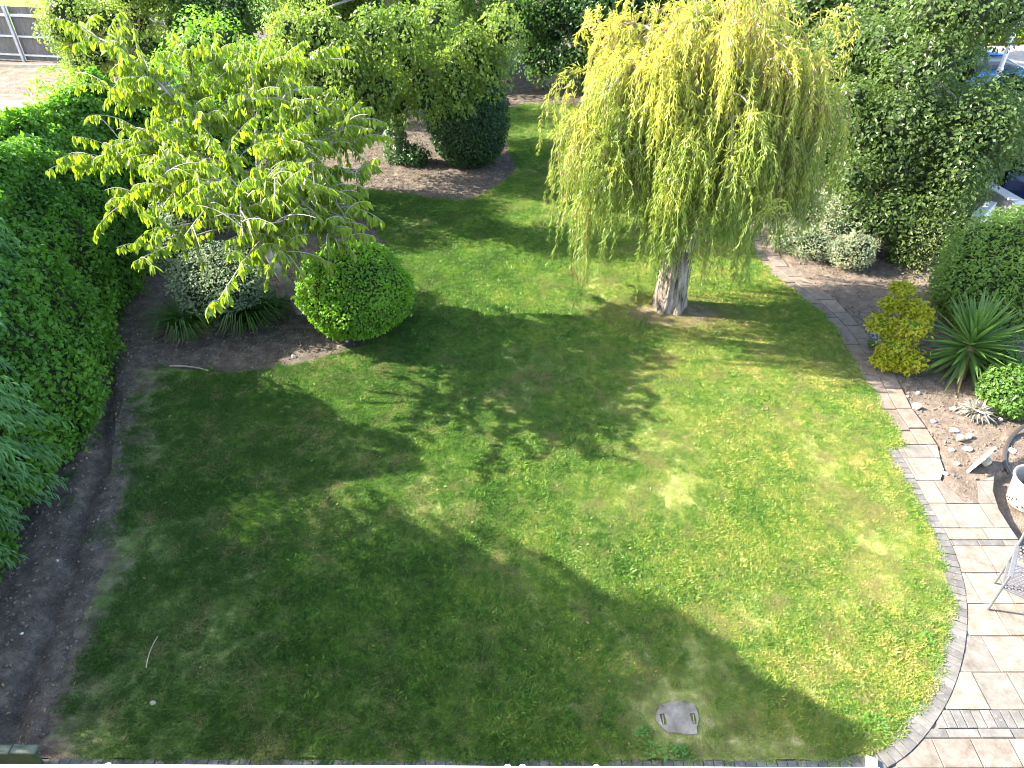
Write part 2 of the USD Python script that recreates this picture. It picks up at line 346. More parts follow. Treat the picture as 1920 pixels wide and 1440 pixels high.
rng = np.random.default_rng(5)
ln = np.array(lawn_poly.segmentize(.12).exterior.coords)[:-1]
jit = (meshkit.fbm(np.c_[ln * 4, np.zeros(len(ln))], 3, 2) - .5) * .09
cen = np.array(lawn_poly.centroid.coords[0])
ln = ln + unit(ln - cen) * jit[:, None]
lawn_edge = Polygon(ln).buffer(0)
TURF = [(.28, (.2, .16, .09)), (.42, (.19, .21, .055)), (.55, (.28, .29, .08)), (.66, (.42, .36, .18)), (.8, (.55, .45, .28))]
DL = np.array(DITCH.coords)
slope, icept = np.polyfit(DL[:, 1], DL[:, 0], 1)
M['turf'] = look('turf', {
    'g': ('geometry', {}), 's': ('separate_xyz', {}), 'n': ('noise_texture', {'scale': 7.0, 'detail': 10, 'roughness': .62}), 'k': ('noise_texture', {'scale': 70, 'detail': 4}),
    'w': ('noise_texture', {'scale': 2.2, 'detail': 6, 'roughness': .65}),
    'lin': ('math', {'math_type': 'multiply_add', 'value2': -slope, 'value3': -icept}), 'd': ('math', {'math_type': 'add'}),
    'wob': ('math', {'math_type': 'multiply_add', 'value2': 2.2, 'value3': -1.1}), 'd2': ('math', {'math_type': 'add'}),
    'bare': ('map_range', {'from_min': .35, 'from_max': 1.0, 'to_min': 1, 'to_max': 0, 'clamp': True}),
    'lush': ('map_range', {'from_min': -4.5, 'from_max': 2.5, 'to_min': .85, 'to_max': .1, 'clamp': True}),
    'r': ('rgb_ramp', {'ramp': TURF}), 'e': ('rgb_ramp', {'ramp': [(.3, (.075, .057, .043)), (.5, (.145, .112, .085)), (.72, (.26, .205, .155))]}),
    'q': ('rgb_ramp', {'ramp': [(.3, (.1, .095, .04)), (.5, (.115, .185, .045)), (.7, (.18, .23, .06))]}),
    'm0': ('mix_color', {}), 'm': ('mix_color', {}), 'b': ('bump', {'strength': .9, 'distance': .04}), 'p': ('principled_bsdf', {'roughness': .95, 'specular_ior_level': .15})},
    [('g.position', 's.vector'), ('g.position', 'n.vector'), ('g.position', 'k.vector'), ('g.position', 'w.vector'), ('s.y', 'lin.value1'), ('s.x', 'd.value1'), ('lin.value', 'd.value2'),
     ('w.fac', 'wob.value1'), ('d.value', 'd2.value1'), ('wob.value', 'd2.value2'), ('d2.value', 'bare.value'), ('s.x', 'lush.value'), ('n.fac', 'r.fac'), ('n.fac', 'q.fac'), ('n.fac', 'e.fac'),
     ('lush.result', 'm0.fac'), ('r.color', 'm0.a'), ('q.color', 'm0.b'), ('bare.result', 'm.fac'), ('m0.result', 'm.a'), ('e.color', 'm.b'), ('m.result', 'p.base_color'), ('k.fac', 'b.height'), ('b.normal', 'p.normal')])
solo('lawn', slab_mesh(lawn_edge, -.09, .012), M['turf'], kind='structure')

# grass: tufts spread over the turf, thin and dry in patches
g_nodes = {'g': ('geometry', {}), 's': ('separate_xyz', {}), 'n': ('noise_texture', {'scale': 1.3, 'detail': 9, 'roughness': .74}),
           'n1': ('noise_texture', {'scale': 11.0, 'detail': 6, 'roughness': .75}),
           'add': ('math', {'math_type': 'multiply_add', 'value2': .95, 'value3': -.47}), 'add2': ('math', {'math_type': 'add'}),
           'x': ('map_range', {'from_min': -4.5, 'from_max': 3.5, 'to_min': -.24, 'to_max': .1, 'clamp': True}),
           'rr': ('map_range', {'from_min': 0, 'from_max': 1, 'to_min': -.21, 'to_max': .21}),
           'add3': ('math', {'math_type': 'add'}), 'add4': ('math', {'math_type': 'add'}),
           'r': ('rgb_ramp', {'ramp': [(.08, (.06, .13, .022)), (.24, (.11, .22, .034)), (.38, (.19, .285, .048)), (.5, (.315, .345, .075)), (.59, (.44, .395, .14)), (.69, (.58, .49, .26)), (.85, (.68, .57, .37))]}),
           'h': ('hsv', {'value': 1.3, 'saturation': 1.05}),
           'p': ('principled_bsdf', {'roughness': .5, 'specular_ior_level': .35}), 't': ('translucent_bsdf', {}), 'mx': ('mix_closure', {'fac': .35})}
M['grass'] = look('grass_blade', g_nodes, [('g.position', 'n.vector'), ('g.position', 'n1.vector'), ('g.position', 's.vector'), ('s.x', 'x.value'), ('n1.fac', 'add.value1'), ('n.fac', 'add2.value1'), ('add.value', 'add2.value2'),
                  ('add2.value', 'add3.value1'), ('x.result', 'add3.value2'), ('g.random_per_island', 'rr.value'), ('add3.value', 'add4.value1'), ('rr.result', 'add4.value2'), ('add4.value', 'r.fac'),
                  ('r.color', 'p.base_color'), ('r.color', 'h.color'), ('h.color', 't.color'), ('p.BSDF', 'mx.closure1'), ('t.BSDF', 'mx.closure2')], 'mx.closure')

def instancer(path, protos, mat, pos, idx, rot, scale, tagging):
    pi = UsdGeom.PointInstancer.Define(stage, path)
    targets = []
    for k, (nm, g) in enumerate(protos):
        p = path + '/' + (nm if k == 0 else f'{nm}_{k:03d}')
        usdkit.mesh(stage, p, g, mat)
        targets.append(p)
    pi.CreatePrototypesRel().SetTargets([Sdf.Path(t) for t in targets])
    pi.CreateProtoIndicesAttr(Vt.IntArray.FromNumpy(np.asarray(idx, np.int32)))
    pi.CreatePositionsAttr(Vt.Vec3fArray.FromNumpy(np.asarray(pos, np.float32)))
    pi.CreateScalesAttr(Vt.Vec3fArray.FromNumpy(np.repeat(np.asarray(scale, np.float32)[:, None], 3, 1)))
    pi.CreateOrientationsAttr([Gf.Quath(float(math.cos(a / 2)), 0, 0, float(math.sin(a / 2))) for a in rot])
    for k, v in tagging.items():
        pi.GetPrim().SetCustomDataByKey(k, v)
    return pi

def grass_tuft(rng, n, rad, h, w=.005):
    a = rng.random(n) * 2 * np.pi
    r = rad * np.sqrt(rng.random(n))
    P = np.stack([r * np.cos(a), r * np.sin(a), np.zeros(n)], 1)
    lean = rng.normal(size=(n, 3)) * [.75, .75, 0] + [0, 0, 1.0]
    D = unit(lean)
    hh = h * rng.uniform(.5, 1.25, n)[:, None]
    S = unit(np.cross(D, rng.normal(size=(n, 3)))) * w * rng.uniform(.6, 1.3, n)[:, None]
    tip = P + D * hh + rng.normal(size=(n, 3)) * [.25, .25, 0] * hh
    v = np.stack([P - S / 2, P + S / 2, P + D * hh * .55 + S * .4, tip], 1).reshape(-1, 3)
    b = np.arange(n)[:, None] * 4
    return v, np.vstack([b + [0, 1, 2], b + [0, 2, 3]])

protos = [('tuft', grass_tuft(rng, 66, .085, hh, .004)) for hh in (.021, .025, .03, .038, .023, .028)]
x0, y0, x1, y1 = lawn_poly.bounds; x0 -= .6
N = 210000
P = np.c_[rng.uniform(x0, x1, N), rng.uniform(y0, y1, N)]
inside = contains_xy(lawn_edge.buffer(.02), P[:, 0], P[:, 1]) | (contains_xy(lawn_edge.buffer(.55), P[:, 0], P[:, 1]) & (P[:, 0] < -4.2) & (P[:, 1] < 9.2))
P = P[inside]
import shapely
dens = meshkit.fbm(np.c_[P * .9, np.zeros(len(P))], 5, 21)
fine = meshkit.fbm(np.c_[P * 3.5, np.zeros(len(P))], 3, 31)
keep = 1.0 - np.clip(.42 - dens, 0, 1) * 2.2 - np.clip(.45 - fine, 0, 1) * 2.4
tr = G(1262, 585)[:2]
e = (P - tr) @ np.array([[1, 0], [0, 1]])
rr = np.hypot(e[:, 0] / 1.25, (e[:, 1] + .1) / .75)
keep = np.where(rr < 1.15, np.minimum(keep, (rr - .55) * 1.2), keep)                    # trodden earth round the willow
dd = shapely.distance(shapely.points(P[:, 0], P[:, 1]), DITCH)
keep = np.minimum(keep, (dd - .42 + (fine - .5) * 1.3 + (dens - .5) * .9) * .75)                             # thins out towards the bare strip
mh = G(1267, 1347)[:2]
rm = np.hypot((P[:, 0] - mh[0]) / .36, (P[:, 1] - mh[1]) / .3)
keep = np.where(rm < 1, -1, np.where(rm < 1.6, np.minimum(keep, .35), keep))
far = (P[:, 1] > 16.5)
keep = np.where(far, np.minimum(keep, .75), keep)
ok = rng.random(len(P)) < keep
P, fine, dens = P[ok], fine[ok], dens[ok]
bp_ = np.array([tr + np.array([math.cos(a) * 1.0, math.sin(a) * .52 - .12]) * (.82 + .5 * float(meshkit.fbm(np.array([[math.cos(a) * 2, math.sin(a) * 2, 7.0]]), 4, 3)[0] - .5) * 2) for a in np.linspace(0, 6.283, 120, endpoint=False)])
M['bare'] = noisy('trodden_earth', [(.3, (.13, .095, .07)), (.5, (.24, .185, .14)), (.7, (.36, .29, .22))], 6, 9, .95, .9, 60, .15, .03)
solo('bare_earth', slab_mesh(Polygon(bp_).buffer(0), -.02, .0165), M['bare'], kind='structure')
instancer('/World/grass', protos, M['grass'], np.c_[P, np.full(len(P), .008)], rng.integers(0, len(protos), len(P)), rng.random(len(P)) * 6.28,
          np.where(rng.random(len(P)) < .03, 1.5, 1.0) * rng.uniform(.65, 1.25, len(P)) * (.55 + .9 * dens), {'label': 'short lawn grass, lush in places and straw dry in others', 'category': 'grass', 'kind': 'stuff'})

# dead thatch lying between the green blades
def thatch_tuft(rng, n, rad):
    P = rng.normal(size=(n, 3)) * [rad * .6, rad * .6, 0] + [0, 0, .004]
    P[:, 2] += .012 * rng.random(n)
    D = unit(rng.normal(size=(n, 3)) * [1, 1, .22])
    l = rng.uniform(.025, .06, n)[:, None]
    S = unit(np.cross(D, [0, 0, 1.0])) * rng.uniform(.0012, .0028, n)[:, None]
    v = np.stack([P - S, P + S, P + D * l + [0, 0, .003], P + D * l * .6 + S * .8], 1).reshape(-1, 3)
    b = np.arange(n)[:, None] * 4
    return v, np.vstack([b + [0, 1, 2], b + [1, 3, 2]])
M['thatch'] = foliage('thatch_blade', [(.2, .19, .07), (.4, .34, .17), (.55, .46, .26), (.66, .57, .36), (.16, .24, .05)], .7, .3, [(0.35, (.9, .92, .85)), (0.65, (1.15, 1.12, 1.1))], 3.0, gain=1.05)
T = np.c_[rng.uniform(x0, x1, 52000), rng.uniform(y0, y1, 52000)]
T = T[contains_xy(lawn_edge, T[:, 0], T[:, 1])]
dt = shapely.distance(shapely.points(T[:, 0], T[:, 1]), DITCH)
tn = np.clip((meshkit.fbm(np.c_[T * 3.6, np.zeros(len(T))], 4, 44) - .535) * 7 + np.clip((T[:, 0] - .5) * .08, -.3, .35), 0.05, .8)
tn = np.where(np.hypot((T[:, 0] - tr[0]) / 1.4, (T[:, 1] - tr[1] + .1) / .8) < 1, 1, tn)
T = T[(rng.random(len(T)) < np.clip((dt - .25) * 1.2, 0.05, 1) * tn) & (np.hypot((T[:, 0] - mh[0]) / .34, (T[:, 1] - mh[1]) / .28) > 1)]
instancer('/World/dry_thatch', [('thatch', thatch_tuft(rng, 42, .085)) for _ in range(5)], M['thatch'], np.c_[T, np.full(len(T), .01)], rng.integers(0, 5, len(T)), rng.random(len(T)) * 6.28,
          rng.uniform(.8, 1.3, len(T)), {'label': 'dead straw coloured thatch lying among the lawn grass', 'category': 'dry grass', 'kind': 'stuff'})

# small stones, clods and bits in the bare soil
def pebble(rng, s):
    m = trimesh.creation.icosphere(1, 1.0)
    v = np.array(m.vertices) * (1 + rng.normal(size=(len(m.vertices), 1)) * .18) * rng.uniform(.5, 1.1, 3) * s
    return v, np.array(m.faces)
M['crumb'] = noisy('soil_crumb', [(0.3, (.07, .058, .05)), (0.6, (.16, .13, .105)), (0.8, (.3, .25, .2))], 30, 3, .95, .3)
beds = unary_union([soil_bed_1, DITCH.buffer(.85), Polygon(GP([(664, 372), (690, 357), (740, 363), (880, 379), (948, 342), (970, 315), (953, 265), (900, 250), (660, 250)])).buffer(0),
                    Polygon(GP([(1455, 440), (1529, 536), (1628, 629), (1714, 774), (1760, 834), (1811, 943), (1836, 940), (1890, 880), (1960, 800), (1900, 600), (1700, 430)])).buffer(0)]).difference(unary_union([path_poly, pave_poly, lawn_poly.buffer(-.25)]))
bx0, by0, bx1, by1 = beds.bounds
Q = np.c_[rng.uniform(bx0, bx1, 60000), rng.uniform(by0, by1, 60000)]
Q = Q[contains_xy(beds, Q[:, 0], Q[:, 1])][:24000]
instancer('/World/soil_crumbs', [('crumb', pebble(rng, 1.0)) for _ in range(5)], M['crumb'], np.c_[Q, ground_z(Q[:, 0], Q[:, 1]) + .004], rng.integers(0, 5, len(Q)), rng.random(len(Q)) * 6.28,
          .006 + .022 * rng.random(len(Q)) ** 3, {'label': 'crumbs of soil and small pebbles strewn over the beds', 'category': 'soil crumbs', 'kind': 'stuff'})
# fallen leaves and chips
dl = beds.union(lawn_poly)
bx0, by0, bx1, by1 = dl.bounds
Q = np.c_[rng.uniform(bx0, bx1, 9000), rng.uniform(by0, by1, 9000)]
Q = Q[contains_xy(dl.difference(path_poly), Q[:, 0], Q[:, 1])]
inb = contains_xy(beds, Q[:, 0], Q[:, 1])
Q = Q[inb | (rng.random(len(Q)) < .12)]
leafp = [('fallen_leaf', leaves(np.zeros((1, 3)), rng.normal(size=(1, 3)) * [1, 1, .15], np.array([[0, 0, 1.0]]) + rng.normal(size=(1, 3)) * .3, 1.0, .5)) for _ in range(5)]
instancer('/World/fallen_leaves', leafp, M['dry'], np.c_[Q, np.where(contains_xy(lawn_poly, Q[:, 0], Q[:, 1]), .035, ground_z(Q[:, 0], Q[:, 1]) + .012)], rng.integers(0, 5, len(Q)), rng.random(len(Q)) * 6.28,
          rng.uniform(.025, .06, len(Q)), {'label': 'dry fallen leaves and pale chips scattered over beds and lawn', 'category': 'fallen leaves', 'kind': 'stuff'})

# ------------------------------------------------------------------ paving
PAVING = [(.3, (.33, .27, .22)), (.5, (.45, .38, .31)), (.7, (.56, .5, .42))]
def paver_mat(name, stops, spots=0.5):
    nodes = {'g': ('geometry', {}), 'oi': ('object_info', {}), 'n': ('noise_texture', {'scale': 6.0, 'detail': 10, 'roughness': .75}), 'r': ('rgb_ramp', {'ramp': stops}),
             'v': ('noise_texture', {'scale': 26.0, 'detail': 2, 'roughness': .5}), 'vr': ('rgb_ramp', {'ramp': [(.0, (0, 0, 0)), (.66, (0, 0, 0)), (.72, (1, 1, 1))]}),
             'mf': ('math', {'math_type': 'multiply', 'value2': spots}),
             'mx': ('mix_color', {'b': (.3, .285, .255)}), 'k': ('noise_texture', {'scale': 90, 'detail': 4}), 'b': ('bump', {'strength': .35, 'distance': .006}),
             'ir': ('map_range', {'from_min': 0, 'from_max': 1, 'to_min': .86, 'to_max': 1.12}), 'h': ('hsv', {}), 'p': ('principled_bsdf', {'roughness': .85, 'specular_ior_level': .25})}
    return look(name, nodes, [('g.position', 'n.vector'), ('g.position', 'v.vector'), ('g.position', 'k.vector'), ('n.fac', 'r.fac'), ('r.color', 'h.color'), ('oi.random', 'ir.value'), ('ir.result', 'h.value'),
                ('v.fac', 'vr.fac'), ('vr.color', 'mf.value1'), ('mf.value', 'mx.fac'), ('h.color', 'mx.a'), ('mx.result', 'p.base_color'), ('k.fac', 'b.height'), ('b.normal', 'p.normal')])
SLAB = [paver_mat('paving_slab_buff', [(.3, (.105, .09, .072)), (.46, (.165, .143, .116)), (.56, (.205, .18, .149)), (.7, (.255, .232, .198))], .35),
        paver_mat('paving_slab_pink', [(.3, (.105, .085, .07)), (.46, (.162, .136, .113)), (.56, (.198, .168, .142)), (.7, (.25, .22, .192))], .35),
        paver_mat('paving_slab_grey', [(.3, (.1, .089, .076)), (.46, (.15, .135, .116)), (.56, (.183, .168, .147)), (.7, (.235, .22, .195))], .45)]
BRICK = [paver_mat('border_brick_grey', [(.3, (0.085, 0.081, 0.075)), (.5, (0.132, 0.125, 0.115)), (.7, (0.183, 0.170, 0.157))], .6),
         paver_mat('border_brick_dark', [(.3, (0.072, 0.068, 0.066)), (.5, (0.111, 0.106, 0.100)), (.7, (0.157, 0.149, 0.140))], .6)]
PATHB = [paver_mat('path_block_tan', [(.3, (0.116, 0.089, 0.067)), (.5, (0.187, 0.147, 0.112)), (.7, (0.250, 0.209, 0.165))], .15),
         paver_mat('path_block_grey', [(.3, (0.103, 0.084, 0.067)), (.5, (0.156, 0.128, 0.103)), (.7, (0.209, 0.178, 0.147))], .15)]
M['mortar'] = noisy('mortar_bed', [(.3, (.12, .1, .075)), (.7, (.22, .185, .14))], 12, 5, .95, .5)

def bevelled(poly, z0, z1, b=.006):
    """A paving unit with worn, chamfered top edges."""
    top = poly.buffer(-b)
    if top.is_empty or top.geom_type != 'Polygon' or poly.geom_type != 'Polygon':
        return slab_mesh(poly, z0, z1)
    a = np.array(poly.exterior.coords)[:-1]
    if not poly.exterior.is_ccw:
        a = a[::-1]
    t = np.array(top.exterior.coords)[:-1]
    if not top.exterior.is_ccw:
        t = t[::-1]
    if len(t) != len(a):
        return slab_mesh(poly, z0, z1)
    k = np.argmin(((t - a[0]) ** 2).sum(1)); t = np.roll(t, -k, 0)
    n = len(a)
    v = np.vstack([np.c_[a, np.full(n, z0)], np.c_[a, np.full(n, z1 - b)], np.c_[t, np.full(n, z1)]])
    i = np.arange(n); j = (i + 1) % n
    f = np.vstack([np.stack([i, j, j + n], 1), np.stack([i, j + n, i + n], 1), np.stack([i + n, j + n, j + 2 * n], 1), np.stack([i + n, j + 2 * n, i + 2 * n], 1)])
    from trimesh.creation import triangulate_polygon
    tv, tf = triangulate_polygon(Polygon(t), engine='earcut')
    f = np.vstack([f, tf + len(v)])
    return np.vstack([v, np.c_[tv, np.full(len(tv), z1)]]), f

paving = thing('pavement', None, None, kind='structure')
part(paving, 'mortar_bed', slab_mesh(pave_poly, -.3, -.012), M['mortar'])
# soldier course that edges the lawn
bl = border_line.simplify(.003)
Ltot = bl.length
BW = .2
border_poly = bl.buffer(BW, single_sided=True)
if border_poly.intersection(lawn_poly).area > border_poly.area * .5:
    border_poly = bl.buffer(-BW, single_sided=True); side = -1
else:
    side = 1
s, nb = 0.0, 0
def at(s):
    p, q = np.array(bl.interpolate(s).coords[0]), np.array(bl.interpolate(min(s + .02, Ltot)).coords[0])
    p0 = np.array(bl.interpolate(max(s - .02, 0)).coords[0])
    t = unit(q - p0)
    return p, np.array([-t[1], t[0]]) * side
rb = np.random.default_rng(8)
extra = []
while s < Ltot - .11:
    w = .1 + rb.normal() * .003
    (p, n1), (q, n2) = at(s + .003), at(s + w - .003)
    poly = Polygon([p, q, q + n2 * BW, p + n1 * BW])
    c = poly.centroid
    if c.x > -6.2 and poly.is_valid:
        g = bevelled(poly, -.06, .012 + rb.normal() * .002, .004)
        part(paving, 'border_brick', g, BRICK[int(rb.random() < .4)])
    s += w
# flags in rows, the joints running with the house
region = pave_poly.difference(unary_union([bl.buffer(BW + .006), Polygon(GP([(-900, 1423), (1500, 1426), (1500, 2050), (-900, 2050)]))]))
rows_px = [834, 859, 901, 944, 990, 1012, 1024, 1074, 1132, 1192, 1260, 1331, 1366, 1384, 1440]
rows = [G(1750, y)[1] for y in rows_px]
while rows[-1] > 1.95:
    rows.append(rows[-1] - .5)
skew = .035
k = 0
for r, (ya, yb) in enumerate(zip(rows[:-1], rows[1:])):
    small = r == 11                                   # the soldier strip across the patio
    strip = r in (5, 12)
    x = 3.4 + rb.random() * .15 + (.2 if r % 2 else 0)
    while x < 12.5:
        w = .1 if small else (.32 if strip else rb.choice([.45, .6, .45, .38]))
        gj = .004 if small else .005
        sh = lambda yy: (yy - 5) * skew
        poly = Polygon([(x + gj + sh(yb), yb + gj), (x + w - gj + sh(yb), yb + gj), (x + w - gj + sh(ya), ya - gj), (x + gj + sh(ya), ya - gj)]).intersection(region)
        x += w
        for g in getattr(poly, 'geoms', [poly]):
            if g.geom_type != 'Polygon' or g.area < .002:
                continue
            mat = BRICK[int(rb.random() < .3)] if (small or strip) else SLAB[int(rb.choice(3, p=[.5, .3, .2] if yb < 6.1 else [.3, .4, .3]))]
            m = bevelled(g, -.05, .004 + rb.normal() * .003, .005)
            if m is not None:
                part(paving, 'brick' if small else 'paving_slab', m, mat)

# garden path of two columns of blocks
path = thing('path', None, None, kind='structure')
part(path, 'mortar_bed', slab_mesh(path_poly, -.09, -.015), M['mortar'])
Lc, Rc = curve(np.array(GP(PATH_L)), 220), curve(np.array(GP(PATH_R)), 220)
Mc = (Lc + Rc) / 2
def arclen(c):
    return np.r_[0, np.cumsum(np.linalg.norm(np.diff(c, axis=0), axis=1))]
def pick(c, s):
    a = arclen(c) / arclen(c)[-1]
    return np.array([np.interp(s, a, c[:, 0]), np.interp(s, a, c[:, 1])])
for col, (A, B) in enumerate(((Lc, Mc), (Mc, Rc))):
    total = arclen(Mc)[-1]
    s = 0.0 if col == 0 else -.2 / total
    while s < 1:
        step = (.42 + rb.random() * .12) / total
        sa, sb = max(s, 0), min(s + step, 1)
        gs = .005 / total
        if sb - sa > .12 / total:
            p = [pick(A, sa + gs), pick(A, sb - gs), pick(B, sb - gs), pick(B, sa + gs)]
            poly = Polygon(p).buffer(-.005 if col else -.005, join_style='mitre')
            if not poly.is_empty:
                part(path, 'paving_block', bevelled(poly, -.05, .014 + rb.normal() * .004, .006), PATHB[int(rb.random() < .35)])
        s += step

# ------------------------------------------------------------------ trees and shrubs
def bush(name, label, cat, center, radii, n, L, W, mat, seed, inner=None, amp=.2, freq=1.6, depth=.25, floor=.03, core=.8, stem=True, group=None, **kw):
    rng = np.random.default_rng(seed)
    c = np.asarray(center, float)
    t = thing(name, label, cat, (c[0], c[1], 0), group)
    part(t, 'foliage', shell_leaves(rng, c, radii, n, L, W, seed, amp, freq, depth, floor=floor, **kw), mat)
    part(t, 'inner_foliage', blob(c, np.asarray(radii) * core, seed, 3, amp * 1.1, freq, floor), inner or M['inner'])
    if stem:
        part(t, 'stem', tube([[c[0], c[1], -.1], [c[0] + .03, c[1], c[2]]], [.05, .03]), M['bark_dark'])
    return t

def tree(name, label, base, top, clumps, n, L, W, mat, seed, bark=None, trunk_r=.16, core=.42, droop=.5, up=.4, fill=.55, limbs=6, group=None, fork=.35):
    """clumps: list of (centre, radii). Trunk, limbs reaching into the clumps, leaves in the clumps and a dim inside."""
    rng = np.random.default_rng(seed)
    base, top = np.asarray(base, float), np.asarray(top, float)
    t = thing(name, label, 'tree', base, group)
    C = np.array([c for c, r in clumps]); R = np.array([np.broadcast_to(r, 3) for c, r in clumps])
    trunk = curve([base - [0, 0, .15], base + (top - base) * fork + rng.normal(size=3) * .06, top])
    part(t, 'trunk', tube(trunk, np.linspace(trunk_r, trunk_r * .3, len(trunk))), bark or M['bark_dark'], smooth=40)
    f0 = trunk[len(trunk) // 3]
    for i in rng.choice(len(C), min(limbs, len(C)), replace=False):
        st = trunk[rng.integers(len(trunk) // 3, len(trunk) - 3)]
        mid = (st + C[i]) / 2 + [0, 0, .2]
        part(t, 'limb', tube(curve([st, mid, C[i]], 8), np.linspace(trunk_r * .32, .01, 8), 5), bark or M['bark_dark'])
    part(t, 'crown', clump_leaves(rng, C, R, n, L, W, up=up, droop=droop, fill=fill), mat)
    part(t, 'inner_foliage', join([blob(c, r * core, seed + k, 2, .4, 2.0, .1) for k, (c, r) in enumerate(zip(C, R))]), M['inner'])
    return t

def crown(rng, center, radii, k, r0, r1, low=-.5, flat=1.0, shellness=.75):
    """k clumps over the outside of a crown ellipsoid plus a few inside."""
    out = []
    while len(out) < k:
        u = sphere_dirs(rng, 1)[0]
        if u[2] < low:
            continue
        s = shellness + (1 - shellness) * rng.random() + rng.normal() * .06
        r = rng.uniform(r0, r1)
        out.append((np.asarray(center) + u * np.asarray(radii) * s, np.array([r, r, r * flat]) * rng.uniform(.8, 1.2, 3)))
    return out

# --- tall hedge along the left boundary: face, top and back
def hedge_surface(U, V, seed=4):
    """U along (0 near, 1 far), V from foot of the face (0) over the top (.6 to .75) down the back (1)."""
    foot = curve([(-7.7, 3.3), (-6.5, 4.5), (-6.2, 5.6), (-6.2, 6.8), (-6.3, 8.2), (-6.8, 10.0), (-7.1, 11.2), (-7.4, 13.0), (-7.3, 15.5)], 100)
    along = np.linspace(0, 1, 100)
    fx, fy = np.interp(U, along, foot[:, 0]), np.interp(U, along, foot[:, 1])
    h = np.interp(U, [0, .2, .45, .7, 1], [2.2, 2.6, 3.0, 3.1, 3.1]) + (meshkit.fbm(np.stack([U * 9, 0 * U, 0 * U], -1), 3, 5) - .5) * .9
    w = np.interp(U, [0, .45, .7, 1], [2.2, 2.6, 2.1, 1.2])
    px = np.interp(V, [0, .12, .35, .55, .68, .8, 1], [0, .05, -.2, -.62, -1.05, -1.3, -1.35])
    pz = np.interp(V, [0, .12, .35, .55, .68, .8, 1], [0, .2, .66, .9, 1.0, .82, 0])
    p = np.stack([fx + px * w, fy, pz * h], -1)
    return p
def hedge_pts(U, V):
    p = hedge_surface(U, V)
    e = 1e-3
    du = hedge_surface(U + e, V) - p; dv = hedge_surface(U, V + e) - p
    n = unit(np.cross(du, dv))
    return p, n
rng = np.random.default_rng(11)
hd = thing('hedge', 'tall dense green hedge along the left side of the lawn above the bare strip', 'hedge', (-6.6, 8, 0))
def hedge_leaves(rng, n, v0, v1, u0, u1, L, W, depth=.4):
    U, V = rng.uniform(u0, u1, n), rng.uniform(v0, v1, n)
    p, nn = hedge_pts(U, V)
    lump = (meshkit.fbm(p * 1.3, 3, 8) - .5) * .9 + (meshkit.fbm(p * 4.5, 2, 18) - .5) * .3
    p = p + nn * (lump - depth * rng.random(n) ** 1.4)[:, None]
    ok = p[:, 2] > .02
    p, nn = p[ok], nn[ok]; n = len(p)
    N = unit(nn * .7 + rng.normal(size=(n, 3)) * .45 + [0, 0, .25])
    D = unit(np.cross(N, rng.normal(size=(n, 3))) + [0, 0, -.5])
    return leaves(p, D, N, L * rng.uniform(.45, 1.5, n), W * rng.uniform(.5, 1.45, n))
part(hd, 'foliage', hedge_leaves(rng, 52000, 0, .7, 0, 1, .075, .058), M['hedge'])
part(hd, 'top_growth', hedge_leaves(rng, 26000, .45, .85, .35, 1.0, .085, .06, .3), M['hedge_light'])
part(hd, 'back_foliage', hedge_leaves(rng, 9000, .72, 1, 0, 1, .12, .1), M['hedge'])
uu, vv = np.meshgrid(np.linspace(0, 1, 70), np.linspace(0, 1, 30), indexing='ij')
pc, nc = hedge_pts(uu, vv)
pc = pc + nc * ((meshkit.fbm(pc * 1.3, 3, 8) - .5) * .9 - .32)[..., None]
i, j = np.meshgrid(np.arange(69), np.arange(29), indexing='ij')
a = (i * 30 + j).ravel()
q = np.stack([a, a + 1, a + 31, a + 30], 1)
part(hd, 'inner_foliage', (pc.reshape(-1, 3), np.vstack([q[:, [0, 1, 2]], q[:, [0, 2, 3]]])), M['inner'])

